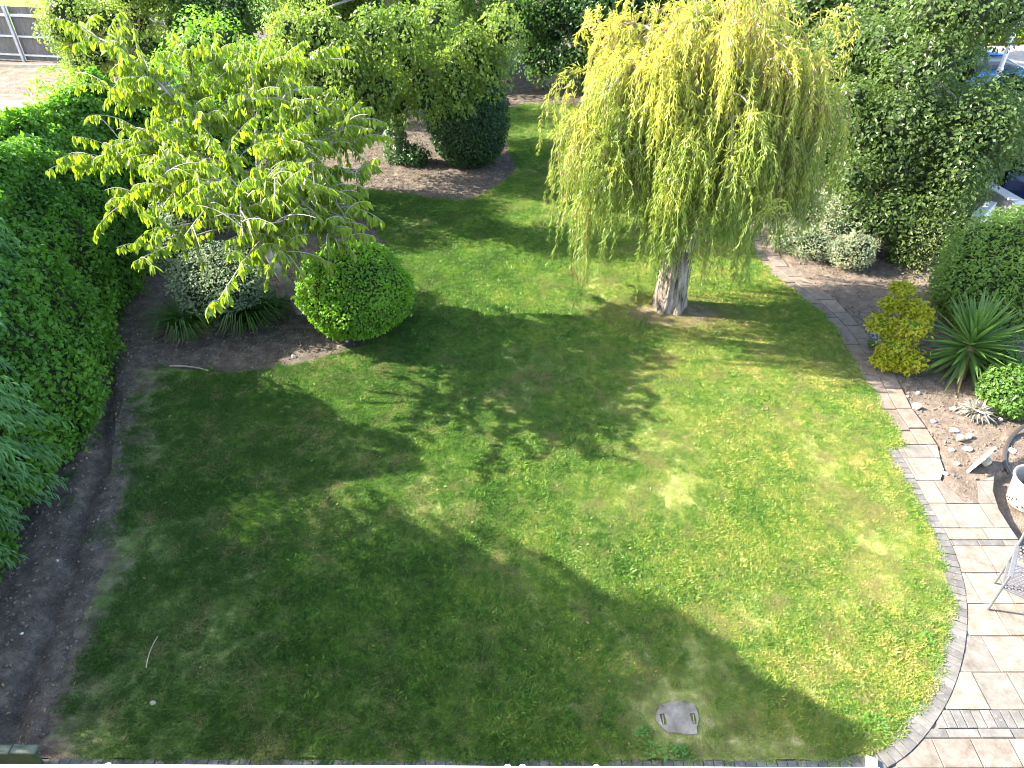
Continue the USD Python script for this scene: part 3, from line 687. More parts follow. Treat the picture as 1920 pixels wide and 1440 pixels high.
# --- conifers at the left edge
def conifer(label, base, h, r, n_br, seed, n_leaf=70, r_top=.1, bulge=.75):
    rng = np.random.default_rng(seed)
    base = np.asarray(base, float)
    t = thing('conifer', label, 'conifer', base)
    part(t, 'trunk', tube([base - [0, 0, .1], base + [0, 0, h * .55], base + [0, 0, h * .97]], [.16, .1, .02]), M['bark_dark'])
    geo, tw = [], []
    for k in range(n_br):
        z = h * (0.05 + .95 * rng.random() ** 1.15)
        az = rng.random() * 2 * np.pi
        f = z / h
        rad = r * (np.interp(f, [0, .15, .4, .75, .92, 1], [.85, 1, .95, .68, .36, .12])) * rng.uniform(.8, 1.1)
        out = np.array([math.cos(az), math.sin(az), 0])
        p0 = base + [0, 0, min(z + .25, h)]
        tip = base + out * rad + [0, 0, z - .15]
        m = (p0 + tip) / 2 + [0, 0, .28 + .1 * rad]
        c = curve([p0, m, tip], 9)
        if k % 3 == 0:
            tw.append(tube(c[:6], np.linspace(.025, .01, 6), 4, False))
        # flat drooping spray along the outer part
        s = rng.uniform(.35, 1, n_leaf)
        P = np.stack([np.interp(s, np.linspace(0, 1, 9), c[:, a]) for a in range(3)], 1)
        axis = unit(c[-1] - c[-3])
        lat = np.cross(axis, [0, 0, 1.0])
        sg = rng.choice([-1, 1], n_leaf)
        sp = .34 * (1.15 - s) * rng.random(n_leaf) + .03
        P = P + lat * (sg * sp)[:, None] + [0, 0, -1] * (sp * .35 + rng.random(n_leaf) * .06)[:, None]
        D = unit(axis * .8 + lat * (sg * .5)[:, None] + [0, 0, -.55] + rng.normal(size=(n_leaf, 3)) * .2)
        Nn = unit(np.array([0, 0, 1.0]) + out * .5 + rng.normal(size=(n_leaf, 3)) * .3)
        geo.append(leaves(P, D, Nn, rng.uniform(.06, .14, n_leaf), rng.uniform(.013, .024, n_leaf), .2, .25))
    part(t, 'crown', join(geo), M['conifer'])
    part(t, 'limbs', join(tw), M['bark_dark'])
    m = trimesh.creation.cone(r * .72, h * .97, sections=18)
    v = np.array(m.vertices) + base
    part(t, 'inner_foliage', (v, np.array(m.faces)), M['inner'])
    return t
conifer('large blue-green conifer with drooping feathery sprays, at the left edge nearest the house', (-8.2, 5.65, 0), 7.6, 2.65, 640, 21, 200)
conifer('smaller blue-green conifer behind the larger one, in front of the hedge', (-8.5, 8.8, 0), 4.7, 1.75, 300, 22, 140)

# --- clipped dome bush
rb_c = G(666, 545, .76)
bush('clipped_bush', 'bright green bush clipped into a smooth dome beside the leaning cherry trunk', 'bush', rb_c, (1.0, 1.0, .78), 17000, .06, .042, M['box'], 31, amp=.13, freq=2.4, depth=.16, core=.9, jit=.9, up=.3)

rng = np.random.default_rng(33)
u = sphere_dirs(rng, 46, .5)
u = u[u[:, 2] > -.2]
sh = [tube([rb_c + d * [1.0, 1.0, .78] * .95, rb_c + d * [1.0, 1.0, .78] * (1.02 + .1 * rng.random()) + [0, 0, .03]], [.004, .002], 3, False) for d in u]
lf = []
for d in u:
    k_ = rng.integers(4, 9)
    P_ = rb_c + d * [1.0, 1.0, .78] * rng.uniform(.98, 1.1, (k_, 1)) + rng.normal(size=(k_, 3)) * .015
    lf.append(leaves(P_, unit(rng.normal(size=(k_, 3)) + d * .6), sphere_dirs(rng, k_, .6), rng.uniform(.045, .075, k_), rng.uniform(.03, .042, k_)))
part('/World/clipped_bush', 'shoots', join(lf + sh), M['box'], kind='stuff')

# --- variegated shrub under the cherry
rng = np.random.default_rng(41)
vs = thing('variegated_shrub', 'grey-green variegated shrub of small pale leaves below the cherry branches', 'shrub', G(405, 610))
vc = [(G(410, 525, .85), (.9, .68, .62)), (G(345, 475, 1.1), (.58, .5, .6)), (G(345, 380, 1.9), (.5, .5, .6)), (G(372, 300, 2.5), (.42, .42, .38)), (G(455, 490, 1.0), (.4, .4, .4)), (G(310, 470, 1.0), (.3, .4, .4))]
part(vs, 'foliage', join([shell_leaves(rng, c, r, int(5200 * (r[0] * r[2]) / .42), .05, .036, 40 + k, .25, 2.2, .35, up=.3, droop=.1, jit=.9) for k, (c, r) in enumerate(vc)]), M['variegated'])
part(vs, 'inner_foliage', join([blob(c, np.array(r) * .72, 40 + k, 3, .25, 2.2, .05) for k, (c, r) in enumerate(vc)]), M['inner'])
part(vs, 'stem', tube(curve([G(405, 610) - [0, 0, .1], G(400, 560, .5), G(380, 400, 1.7)]), np.linspace(.06, .02, 12)), M['bark_dark'])

# --- strap-leaved clumps
def strap_clump(label, base, n, L, seed, dry=0):
    rng = np.random.default_rng(seed)
    t = thing('strap_leaf_plant', label, 'plant', base)
    def blades(n, Ls, flat):
        az = rng.random(n) * 2 * np.pi
        out = np.stack([np.cos(az), np.sin(az), 0 * az], 1)
        l = Ls * rng.uniform(.6, 1.15, n)[:, None]
        rise = rng.uniform(.45, .9, n)[:, None] * flat
        b0 = np.asarray(base) + out * .06 * rng.random((n, 1))
        p1 = b0 + (out * .3 + [0, 0, 1] * rise) * l * .6
        p2 = b0 + (out * .72 + [0, 0, 1] * rise * .95) * l * .85
        p3 = b0 + (out * 1.0 + [0, 0, 1] * (rise * .45)) * l
        p3[:, 2] = np.maximum(p3[:, 2], .02)
        S = np.stack([-np.sin(az), np.cos(az), 0 * az], 1)
        w = rng.uniform(.01, .017, n)[:, None]
        v = np.stack([b0 - S * w, b0 + S * w, p1 - S * w, p1 + S * w, p2 - S * w * .7, p2 + S * w * .7, p3], 1).reshape(-1, 3)
        k = np.arange(n)[:, None] * 7
        return v, np.vstack([k + x for x in ([0, 1, 3], [0, 3, 2], [2, 3, 5], [2, 5, 4], [4, 5, 6])])
    part(t, 'blades', blades(n, L, 1.0), M['strap'])
    if dry:
        part(t, 'dry_blades', blades(dry, L * .8, .25), M['dry'], 'dry straw coloured blades')
    return t
strap_clump('arching strap-leaved plant with dry brown blades at its foot, under the variegated shrub', G(352, 622), 240, .75, 51, 60)
strap_clump('bright green strap-leaved plant without dry blades, left of the cherry trunk', G(468, 608), 280, .8, 52)
strap_clump('small dark strap-leaved plant half hidden beside the cherry trunk', G(520, 585), 110, .55, 53)

# --- cherry: leaning trunk, spreading limbs, hanging leaves
rng = np.random.default_rng(61)
ch = thing('cherry_tree', 'leaning cherry tree with spreading grey branches and hanging yellow-green leaves', 'tree', G(574, 590))
tr_pts = [G(566, 590, -.08), G(560, 574, .12), G(545, 545, .5), G(522, 507, 1.1), G(500, 470, 1.55)]
ctr = curve(tr_pts, 16)
part(ch, 'trunk', tube(ctr, np.linspace(.115, .07, 16), 10), M['bark_pale'], smooth=50)
fork = ctr[-1]
knee1, knee2, knee3 = G(430, 330, 2.75), G(560, 330, 2.6), G(480, 250, 3.1)
tips = [((165, 312), 2.7, 1), ((248, 490), 1.75, 1), ((290, 430), 2.15, 1), ((400, 575), 1.35, 1), ((543, 492), 1.75, 0), ((686, 272), 2.9, 2), ((690, 325), 2.6, 2), ((655, 425), 2.0, 2), ((604, 120), 4.0, 3), ((545, 130), 4.1, 3),
        ((455, 120), 4.3, 3), ((290, 125), 4.2, 1), ((195, 160), 4.0, 1), ((150, 62), 4.6, 1), ((330, 260), 3.5, 1), ((400, 215), 3.7, 3), ((490, 185), 4.0, 3), ((620, 195), 3.5, 2), ((660, 215), 3.3, 2), ((372, 360), 3.0, 1),
        ((445, 345), 3.2, 1), ((535, 275), 3.5, 2), ((600, 350), 2.8, 2), ((345, 440), 2.5, 1), ((475, 420), 2.6, 0), ((225, 385), 2.5, 1), ((250, 235), 3.6, 1), ((340, 170), 4.1, 1), ((640, 370), 2.4, 2), ((560, 215), 3.7, 3),
        ((455, 560 - 120), 2.5, 0), ((590, 290), 3.2, 2), ((300, 330), 3.1, 1), ((400, 100), 4.5, 3), ((640, 460), 1.75, 2), ((250, 130), 4.3, 1), ((520, 330), 3.2, 3), ((420, 280), 3.5, 3), ((215, 300), 3.0, 1), ((300, 395), 2.5, 1), ((275, 300), 3.1, 1), ((510, 385), 2.7, 2), ((560, 400), 2.4, 2), ((600, 415), 2.2, 2), ((420, 400), 2.7, 0), ((350, 100), 4.5, 1), ((500, 110), 4.3, 3)]
mains = {1: curve([fork, (fork + knee1) / 2 + [0, 0, .1], knee1, G(365, 235, 3.4)], 20), 2: curve([fork, (fork + knee2) / 2 + [0, 0, .05], knee2], 14), 3: curve([fork, (fork + knee3) / 2, knee3, G(500, 160, 3.9)], 20), 0: curve([fork, G(490, 430, 2.0), G(485, 385, 2.6)], 10)}
for k, c in mains.items():
    part(ch, 'limb', tube(c, np.linspace(.05, .022, len(c)), 8), M['bark_pale'], smooth=50)
twigs = []
for (px, z, k) in tips:
    z = z + .75 * max(px[1] - 230, 0) / 260
    tip = G(*px, z)
    c = mains[k]
    j = int(np.clip(np.argmin(np.linalg.norm(c - tip, axis=1)) - rng.integers(2, 6), 0, len(c) - 1))
    st = c[j]
    L = np.linalg.norm(tip - st)
    mid = st * .5 + tip * .5 + np.array([0, 0, .14 * L]) + rng.normal(size=3) * .07 * L
    b = curve([st, mid, tip - [0, 0, .02]], 12)
    part(ch, 'branch', tube(b, np.linspace(.022, .006, 12), 6), M['bark_pale'], smooth=50)
    twigs.append((b[4:], 1.0))
    nt = int(8 + L * 7) if not (px[1] > 385 and px[0] < 490) else 5
    for q in range(nt):
        s = rng.uniform(.3, .97)
        p = np.array([np.interp(s, np.linspace(0, 1, 12), b[:, a]) for a in range(3)])
        d = unit(unit(tip - st) * .7 + rng.normal(size=3) * [.8, .8, .45])
        l = rng.uniform(.3, .75)
        tw = curve([p, p + d * l * .5 + [0, 0, .05], p + d * l - [0, 0, .06]], 8)
        twigs.append((tw, .8))
bare, sprays = [], []
for tw, w in twigs:
    if rng.random() < .07:
        bare.append(tube(tw, np.linspace(.011, .004, len(tw)), 4, False)); continue
    ln_ = arclen(tw)[-1]
    nl = int(8 + ln_ * 26)
    s = np.sort(rng.random(nl)) ** .7
    P = np.stack([np.interp(s, np.linspace(0, 1, len(tw)), tw[:, a]) for a in range(3)], 1)
    ax = unit(tw[-1] - tw[0])
    lat = unit(np.cross(ax, [0, 0, 1.0]))
    sg = np.where(np.arange(nl) % 2, 1, -1)[:, None]
    D = unit(lat * sg * rng.uniform(.05, .55, (nl, 1)) + ax * .22 + np.array([0, 0, -1.1]) + rng.normal(size=(nl, 3)) * .33)
    Nn = unit(lat * sg * .8 + [-.15, -.25, .5] + rng.normal(size=(nl, 3)) * .3)
    g = broad_leaves(P, D, Nn, rng.uniform(.08, .185, nl), rng.uniform(.034, .066, nl), .35, .12)
    sprays.append(join([g, tube(tw, np.linspace(.008, .002, len(tw)), 4, False)]))
    bare.append(tube(tw, np.linspace(.008, .003, len(tw)), 4, False))
part(ch, 'twigs', join(bare), M['bark_pale'], kind='stuff')
for g in sprays[:290]:
    part(ch, 'leaf_spray', g, M['cherry'])
if len(sprays) > 290:
    part(ch, 'leaf_sprays', join(sprays[290:]), M['cherry'], kind='stuff')

# --- willow on the lawn
rng = np.random.default_rng(71)
wb = G(1254, 577)
wl = thing('willow_tree', 'weeping willow with golden hanging strands and a stout pale trunk, standing on the lawn', 'tree', wb)
tz = np.array([-.1, .0, .12, .35, .8, 1.4, 2.0, 2.5])
trk = wb + np.c_[.02 * tz, .05 * tz, tz]
tv, tf = tube(trk, [.32, .305, .285, .27, .26, .255, .25, .235], 64)
ang = np.arctan2(tv[:, 1] - wb[1], tv[:, 0] - wb[0])
rad = 1 + .06 * np.sin(ang * 9 + tv[:, 2] * 1.3) + .06 * np.abs(np.sin(ang * 11 + 2 - tv[:, 2] * 1.4)) + np.where(tv[:, 2] < .2, .14 * np.sin(ang * 5 + 1), 0)
tv[:, :2] = wb[:2] + (tv[:, :2] - wb[:2]) * rad[:, None]
part(wl, 'trunk', (tv, tf), M['bark_willow'], smooth=50)
top = trk[-1]
wc = np.array([wb[0] + .02, wb[1] - .05, 3.0])
WR = np.array([1.76, 1.42, 2.3])
limb_c = []
for k in range(15):
    az = k * 2.4 + rng.normal() * .2
    e = rng.uniform(.25, 1.25)
    tip = wc + np.array([math.cos(az) * math.cos(e), math.sin(az) * math.cos(e), math.sin(e)]) * WR * rng.uniform(.8, .98)
    c = curve([top - [0, 0, .2], top * .5 + tip * .5 + np.array([0, 0, .35]), tip], 12)
    limb_c.append(c)
    part(wl, 'limb', tube(c, np.linspace(.11, .02, 12), 7), M['bark_pale'], smooth=50)
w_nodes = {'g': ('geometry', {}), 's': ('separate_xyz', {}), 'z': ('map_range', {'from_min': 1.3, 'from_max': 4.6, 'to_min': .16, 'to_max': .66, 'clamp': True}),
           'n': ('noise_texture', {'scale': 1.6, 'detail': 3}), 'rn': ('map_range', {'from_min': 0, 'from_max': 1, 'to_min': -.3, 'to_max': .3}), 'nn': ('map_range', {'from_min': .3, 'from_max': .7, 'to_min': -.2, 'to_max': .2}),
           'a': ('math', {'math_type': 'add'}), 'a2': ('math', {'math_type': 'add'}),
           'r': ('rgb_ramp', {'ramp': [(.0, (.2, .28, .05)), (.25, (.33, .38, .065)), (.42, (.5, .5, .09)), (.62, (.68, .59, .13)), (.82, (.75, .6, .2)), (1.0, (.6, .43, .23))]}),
           'h': ('hsv', {'value': 1.2, 'saturation': 1.1}), 'p': ('principled_bsdf', {'roughness': .42, 'specular_ior_level': .5}), 't': ('translucent_bsdf', {}), 'x': ('mix_closure', {'fac': .35})}
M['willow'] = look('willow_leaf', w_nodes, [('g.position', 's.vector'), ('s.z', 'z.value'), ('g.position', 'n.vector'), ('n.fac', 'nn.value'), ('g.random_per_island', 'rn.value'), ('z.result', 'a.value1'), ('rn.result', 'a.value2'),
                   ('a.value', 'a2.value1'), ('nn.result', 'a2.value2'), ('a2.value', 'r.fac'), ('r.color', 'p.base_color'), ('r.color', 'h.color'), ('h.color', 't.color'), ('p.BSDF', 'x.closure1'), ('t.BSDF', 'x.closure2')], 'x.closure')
strands = []
def strand(p0, out, reach, drop, rng, arch=.12):
    """A shoot that arches out and then hangs; returns (axis points, leaves)."""
    p0 = np.asarray(p0)
    p1 = p0 + out * reach * .55 + [0, 0, arch]
    p2 = p0 + out * reach * .95 + [0, 0, -.08]
    p3 = p0 + out * reach * 1.08 + [0, 0, -drop * .5] + rng.normal(size=3) * .05
    p4 = p0 + out * reach * 1.1 + [0, 0, -drop] + rng.normal(size=3) * .07
    p3[2], p4[2] = max(p3[2], .5), max(p4[2], .3)
    c = curve([p0, p1, p2, p3, p4], 18)
    l = arclen(c)[-1]
    nl = int(l * 40)
    s = np.sort(rng.random(nl)) * .98 + .02
    P = np.stack([np.interp(s, np.linspace(0, 1, 18), c[:, a]) for a in range(3)], 1)
    T = np.stack([np.interp(s, np.linspace(0, 1, 18), np.gradient(c[:, a])) for a in range(3)], 1)
    T = unit(T)
    R = unit(np.cross(T, rng.normal(size=(nl, 3))))
    D = unit(T * .8 + R * .75 + [0, 0, -.3])
    Nn = unit(rng.normal(size=(nl, 3)) + [0, -.2, .6])
    return c, leaves(P, D, Nn, rng.uniform(.065, .125, nl), rng.uniform(.014, .022, nl), .25, .12)
def dome(u):
    k = .62 + .75 * float(meshkit.fbm(u[None] * 2.6 + 9, 3, 6)[0])
    return wc + u * WR * k
nb_w = 74
for k in range(nb_w):
    az = k * 2.39996 + rng.normal() * .15
    uz = 1 - (k + .5) / nb_w * 1.12
    u = np.array([math.sqrt(max(1 - uz * uz, 0)) * math.cos(az), math.sqrt(max(1 - uz * uz, 0)) * math.sin(az), uz])
    end = dome(u)
    end[2] = max(end[2], 2.3)
    lc = limb_c[rng.integers(len(limb_c))]
    lc = limb_c[int(np.argmin([np.linalg.norm(c_[-1] - end) for c_ in limb_c]))]
    st = lc[rng.integers(4, 10)]
    hor = unit((end - wc) * [1, 1, 0] + rng.normal(size=3) * [.1, .1, 0])
    bc = curve([st, st * .45 + end * .55 + np.array([0, 0, .32]), end, end + hor * .16 - [0, 0, .16]], 16)
    part(wl, 'branch', tube(bc, np.linspace(.03, .007, 16), 5), M['bark_pale'])
    m_ = int(rng.integers(14, 44))
    lo = rng.uniform(.9, 1.65) if u[1] < .3 else rng.uniform(1.0, 1.9)
    for q in range(m_):
        sq = rng.uniform(.25, 1.0)
        p0 = np.array([np.interp(sq, np.linspace(0, 1, 16), bc[:, a_]) for a_ in range(3)]) + rng.normal(size=3) * .05
        out = unit(hor + rng.normal(size=3) * [.6, .6, 0])
        full = max(p0[2] - lo - rng.random() * .5, .3)
        drop = full * rng.uniform(.45, 1.0) if rng.random() < .75 else rng.uniform(.25, .8)
        strands.append(strand(p0, out, rng.uniform(.08, .42), drop, rng, rng.uniform(0, .14) if rng.random() < .82 else rng.uniform(.15, .42)))
for (a, b, za, zb) in [((1105, 150), (1040, 262), 3.9, 3.0), ((1120, 250), (1062, 440), 3.4, 2.0), ((1130, 330), (1090, 570), 2.9, .55), ((1140, 330), (1098, 545), 2.9, .8), ((1120, 320), (1082, 500), 3.0, 1.1), ((1110, 60), (1100, 100), 4.8, 4.3), ((1470, 400), (1385, 515), 2.7, 1.65),
                       ((1520, 60), (1570, 130), 4.8, 4.0), ((1540, 180), (1560, 330), 3.9, 2.7), ((1200, 420), (1205, 535), 2.4, 1.1), ((1220, 430), (1230, 520), 2.2, 1.2), ((1300, 430), (1310, 540), 2.3, 1.4), ((1370, 420), (1380, 520), 2.4, 1.5)]:
    A, B = G(*a, za), G(*b, zb)
    for q in range(5):
        h = B - A; h[2] = 0
        jt = rng.normal(size=3) * .09
        strands.append(strand(A + jt, unit(h + 1e-6), np.linalg.norm(h), za - zb + rng.normal() * .1, rng, .15))
near = np.argsort([np.linalg.norm(c[0] - [0, 0, H]) for c, g in strands])
for i in near[:260]:
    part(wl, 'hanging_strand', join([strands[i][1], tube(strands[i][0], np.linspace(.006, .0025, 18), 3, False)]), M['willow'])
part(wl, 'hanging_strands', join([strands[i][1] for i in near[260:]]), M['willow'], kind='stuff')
part(wl, 'shoots', join([tube(c[::3], np.linspace(.008, .003, len(c[::3])), 3, False) for c, g in [strands[i] for i in near[260:]]]), M['dry'], kind='stuff')

# --- light-leaved tree with an ivy-clad trunk, top centre
rng = np.random.default_rng(81)
bt = G(745, 302)
cl = crown(rng, (bt[0] + .1, bt[1] + .2, 4.6), (3.1, 2.7, 2.9), 70, .45, .85, -.85, 1.25, .6)
cl += [(G(px, py, z), (.5, .5, .55)) for px, py, z in ((640, 190, 2.9), (690, 205, 2.6), (745, 195, 2.6), (800, 190, 2.7), (860, 170, 2.9), (920, 140, 3.2), (600, 150, 3.2), (560, 120, 3.5), (650, 120, 3.6), (760, 110, 3.5), (880, 90, 3.7), (700, 60, 4.1), (600, 60, 4.1), (820, 30, 4.4), (940, 60, 4.0), (660, 160, 3.1), (720, 160, 3.1), (790, 150, 3.1), (850, 130, 3.3), (620, 175, 2.9), (580, 90, 3.8), (905, 110, 3.5), (540, 60, 4.1), (760, 60, 4.1), (690, 175, 2.95), (640, 90, 3.8))]
it = tree('garden_tree', 'broad tree with small light green leaves turning yellow and an ivy-clad trunk', bt, bt + [.1, .2, 6.5], cl, 105000, .1, .058, M['birch'], 82, M['bark_pale'], .15, .38, droop=.7, up=.3, limbs=9)
n = 2600
az, zz = rng.random(n) * 2 * np.pi, rng.random(n) * 2.6
rr_ = .2 + .12 * rng.random(n) + .05 * np.sin(zz * 4)
P = bt + np.stack([np.cos(az) * rr_, np.sin(az) * rr_, zz], 1)
Nn = unit(np.stack([np.cos(az), np.sin(az), 0 * az + .4], 1) + rng.normal(size=(n, 3)) * .35)
part(it, 'ivy', leaves(P, unit(rng.normal(size=(n, 3)) * [.6, .6, .3] + [0, 0, -1]), Nn, rng.uniform(.06, .1, n), rng.uniform(.05, .085, n)), M['ivy'])

# --- dark clipped column bush
db = G(878, 322)
bush('dark_bush', 'tall dark green bush with a rounded top, right of the ivy-clad trunk', 'bush', (db[0], db[1] + .75, 1.25), (1.12, 1.05, 1.38), 17000, .075, .05, M['dark_leaf'], 91, amp=.08, freq=2, depth=.16, core=.86, power=.8)
bush('dark_bush', 'low dark plant at the foot of the ivy-clad trunk', 'bush', G(775, 290, .25), (.5, .4, .3), 1100, .08, .05, M['dark_leaf'], 92, amp=.3, depth=.5, core=.5, stem=False)

# --- bright shrub mass behind the hedge top and the trees behind
rng = np.random.default_rng(101)
b1 = np.array([-6.1, 16.6, 0])
tree('tall_shrub', 'tall pale green shrub with sunlit top, between the hedge and the ivy-clad tree', b1, b1 + [0, 0, 3.2], crown(rng, b1 + [0, 0, 2.1], (1.7, 1.5, 1.9), 34, .45, .8, -.9), 22000, .085, .058, M['hedge_light'], 102, trunk_r=.12, up=.35, droop=.3)
b1 = np.array([-8.3, 15.9, 0])
tree('tall_shrub', 'bushy green shrub with yellow-green tips, rising beyond the far end of the hedge', b1, b1 + [0, 0, 2.6], crown(rng, b1 + [0, 0, 1.7], (1.6, 1.5, 1.6), 26, .45, .75, -.9), 15000, .09, .06, M['hedge_light'], 103, trunk_r=.1, up=.35, droop=.3)
b1 = np.array([-11.6, 24.0, 0])
tree('neighbour_tree', 'olive green tree with shaded underside, beside the wooden fence', b1, b1 + [0, 0, 4.5], crown(rng, b1 + [0, 0, 2.7], (2.2, 1.8, 2.1), 46, .5, .8, -.9), 30000, .1, .065, M['birch'], 104, trunk_r=.16)
b1 = np.array([-8.6, 25.5, 0])
tree('neighbour_tree', 'green tree in the top left background behind the pale shrub', b1, b1 + [0, 0, 5.0], crown(rng, b1 + [0, 0, 3.0], (2.4, 2.0, 2.9), 44, .6, 1.0, -.95), 26000, .11, .075, M['mid_leaf'], 105, trunk_r=.16)
b1 = G(1012, 166)
tree('background_tree', 'dark green tree with a leaning dark trunk, behind the far end of the lawn', b1, b1 + [-1.3, .3, 6], crown(rng, b1 + [1.4, .6, 3.9], (3.2, 2.5, 2.9), 60, .6, 1.1, -.95) + [(G(px, py, z), (.9, .7, .75)) for px, py, z in ((975, 55, 2.3), (1030, 75, 1.9), (1075, 110, 1.5), (955, 15, 2.9), (1020, 20, 2.8), (1090, 50, 2.3), (1000, 105, 1.5), (1030, 120, 1.3), (1140, 120, 1.3), (1150, 60, 2.2), (1200, 30, 2.7), (1110, 10, 3.0))], 52000, .11, .07, M['mid_leaf'], 106, trunk_r=.2)
b1 = G(1180, 190)
tree('background_tree', 'dark dense tree directly behind the willow', b1, b1 + [.2, .3, 6], crown(rng, b1 + [.6, .6, 2.9], (3.0, 2.2, 3.1), 56, .6, 1.0, -.95), 34000, .11, .07, M['dark_leaf'], 107, trunk_r=.2)
b1 = np.array([-2.4, 29.5, 0])
tree('background_tree', 'mid green tree filling the background behind the ivy-clad tree', b1, b1 + [0, 0, 7], crown(rng, b1 + [0, 0, 4.2], (4.2, 2.8, 3.9), 60, .8, 1.3, -.95), 26000, .15, .09, M['mid_leaf'], 108, trunk_r=.2)
b1 = np.array([-8.0, 33.0, 0])
tree('background_tree', 'mid green tree at the top edge behind the pale shrub', b1, b1 + [0, 0, 7], crown(rng, b1 + [0, 0, 4.0], (4.4, 2.8, 3.9), 50, .8, 1.3, -.95), 20000, .16, .1, M['mid_leaf'], 109, trunk_r=.2)
b1 = np.array([8.5, 27.5, 0])
tree('background_tree', 'dark green tree seen above the right shoulder of the willow', b1, b1 + [0, 0, 7], crown(rng, b1 + [0, 0, 3.9], (4.2, 2.6, 3.8), 56, .8, 1.3, -.95), 30000, .13, .08, M['mid_leaf'], 110, trunk_r=.2)
b1 = np.array([16.0, 31.0, 0])
tree('background_tree', 'green tree at the top right edge beyond the lamp post', b1, b1 + [0, 0, 7], crown(rng, b1 + [0, 0, 4.6], (3.4, 2.6, 3.2), 40, .7, 1.2, -.8), 20000, .15, .09, M['shrub'], 111, trunk_r=.2)

# --- right-hand boundary shrubs
b1 = np.array([8.6, 15.6, 0])
rb_cl = crown(rng, b1 + [0, 0, 2.6], (2.0, 1.8, 2.7), 60, .45, .85, -.9) + [(G(px, py, z), (.55, .5, .55)) for px, py, z in ((1600, 330, 1.7), (1680, 400, 1.1), (1640, 410, .9), (1760, 380, 1.3), (1720, 430, .8), (1800, 330, 1.9), (1620, 250, 2.4), (1840, 280, 2.2), (1600, 400, .9))]
tree('boundary_shrub', 'very large leafy shrub with glossy light green leaves, right of the willow', b1, b1 + [0, 0, 4.6], rb_cl, 66000, .09, .06, M['shrub'], 112, M['bark_pale'], .14, .4, limbs=12, up=.45, droop=.3)
b1 = np.array([8.2, 19.4, 0])
tree('boundary_shrub', 'leafy shrub with pale upper leaves beyond the very large one', b1, b1 + [0, 0, 5], crown(rng, b1 + [0, 0, 3.4], (1.9, 1.8, 2.8), 46, .5, .95, -.9), 28000, .11, .07, M['shrub'], 113, M['bark_pale'], .14, .4, up=.45, droop=.3)
b1 = np.array([11.1, 16.6, 0])
tree('boundary_shrub', 'thin leafy shrub standing between the large shrub and the dark blue car', b1, b1 + [0, 0, 2.9], crown(rng, b1 + [0, 0, 1.7], (.8, .9, 1.6), 22, .3, .5, -.9), 6500, .1, .065, M['shrub'], 114, M['bark_pale'], .06, .45, up=.45, droop=.3)
b1 = np.array([11.6, 20.4, 0])
tree('boundary_shrub', 'loose leafy shrub in front of the bright blue car', b1, b1 + [0, 0, 3.4], crown(rng, b1 + [0, 0, 1.9], (1.3, 1.2, 1.7), 26, .35, .6, -.9), 8000, .12, .075, M['shrub'], 115, M['bark_pale'], .06, .45, up=.45, droop=.3)

# --- smaller plants of the right bed
rng = np.random.default_rng(121)
gb = thing('grey_bush', 'low silvery grey bush with brown dried stems, beside the bend of the path', 'bush', G(1560, 500))
gl = [(G(1492, 400, .6), (.62, .6, .6)), (G(1588, 425, .6), (.78, .6, .64)), (G(1530, 455, .32), (.6, .45, .36)), (G(1598, 472, .35), (.5, .4, .4)), (G(1462, 420, .4), (.3, .4, .4)), (G(1545, 395, .6), (.5, .5, .5)), (G(1462, 392, .5), (.42, .45, .5)), (G(1478, 445, .3), (.4, .35, .36))]
part(gb, 'foliage', join([shell_leaves(rng, c, r, 3000, .055, .02, 120 + k, .3, 2.5, .45, up=.5, droop=-.4, jit=1.0) for k, (c, r) in enumerate(gl)]), M['grey_leaf'])
part(gb, 'dry_stems', join([shell_leaves(rng, c, np.array(r) * 1.02, 420, .1, .012, 120 + k, .3, 2.5, .5, up=.2, droop=-.2) for k, (c, r) in enumerate(gl)]), M['dry'], 'dried brown stems', 'stuff')
part(gb, 'inner_foliage', join([blob(c, np.array(r) * .68, 120 + k, 3, .3, 2.5, .02) for k, (c, r) in enumerate(gl)]), M['inner'])
yb = thing('yellow_shrub', 'bright yellow leaved shrub in tiers, beside the path next to the spiky plant', 'shrub', G(1688, 680))
yl = [(G(1692, 540, 1.15), (.2, .18, .1)), (G(1672, 570, .95), (.2, .18, .12)), (G(1712, 575, .95), (.22, .2, .14)), (G(1655, 608, .65), (.28, .24, .17)), (G(1712, 612, .75), (.32, .28, .17)), (G(1680, 648, .45), (.34, .28, .2)), (G(1662, 672, .25), (.24, .22, .18)), (G(1704, 675, .28), (.3, .24, .2)), (G(1730, 590, .85), (.18, .16, .1))]
yl = [(c, np.array(r) * .9) for c, r in yl]
part(yb, 'foliage', join([shell_leaves(rng, c, r, 700, .08, .036, 130 + k, .55, 2.5, .6, up=.9, droop=.1, jit=.7) for k, (c, r) in enumerate(yl)]), M['yellow_leaf'])
part(yb, 'inner_foliage', join([blob(c, np.array(r) * .6, 130 + k, 2, .3, 2.5, .02) for k, (c, r) in enumerate(yl)]), M['hedge'])
part(yb, 'stem', tube([G(1688, 680) - [0, 0, .1], G(1690, 560, 1.05)], [.03, .015]), M['bark_dark'])
bf = thing('blue_flower', 'small plant with pale blue flowers at the path edge below the yellow shrub', 'flower', G(1645, 650))
for px, py in ((1637, 628), (1646, 642), (1640, 636), (1652, 648)):
    c = G(px, py, .16)
    u = sphere_dirs(rng, 14, .4)
    part(bf, 'flower', leaves(c + u * .02, u, sphere_dirs(rng, 14), .045, .03), M['flower_blue'])
part(bf, 'foliage', shell_leaves(rng, G(1645, 645, .08), (.2, .16, .12), 220, .06, .025, 5, depth=.8), M['ground_green'])

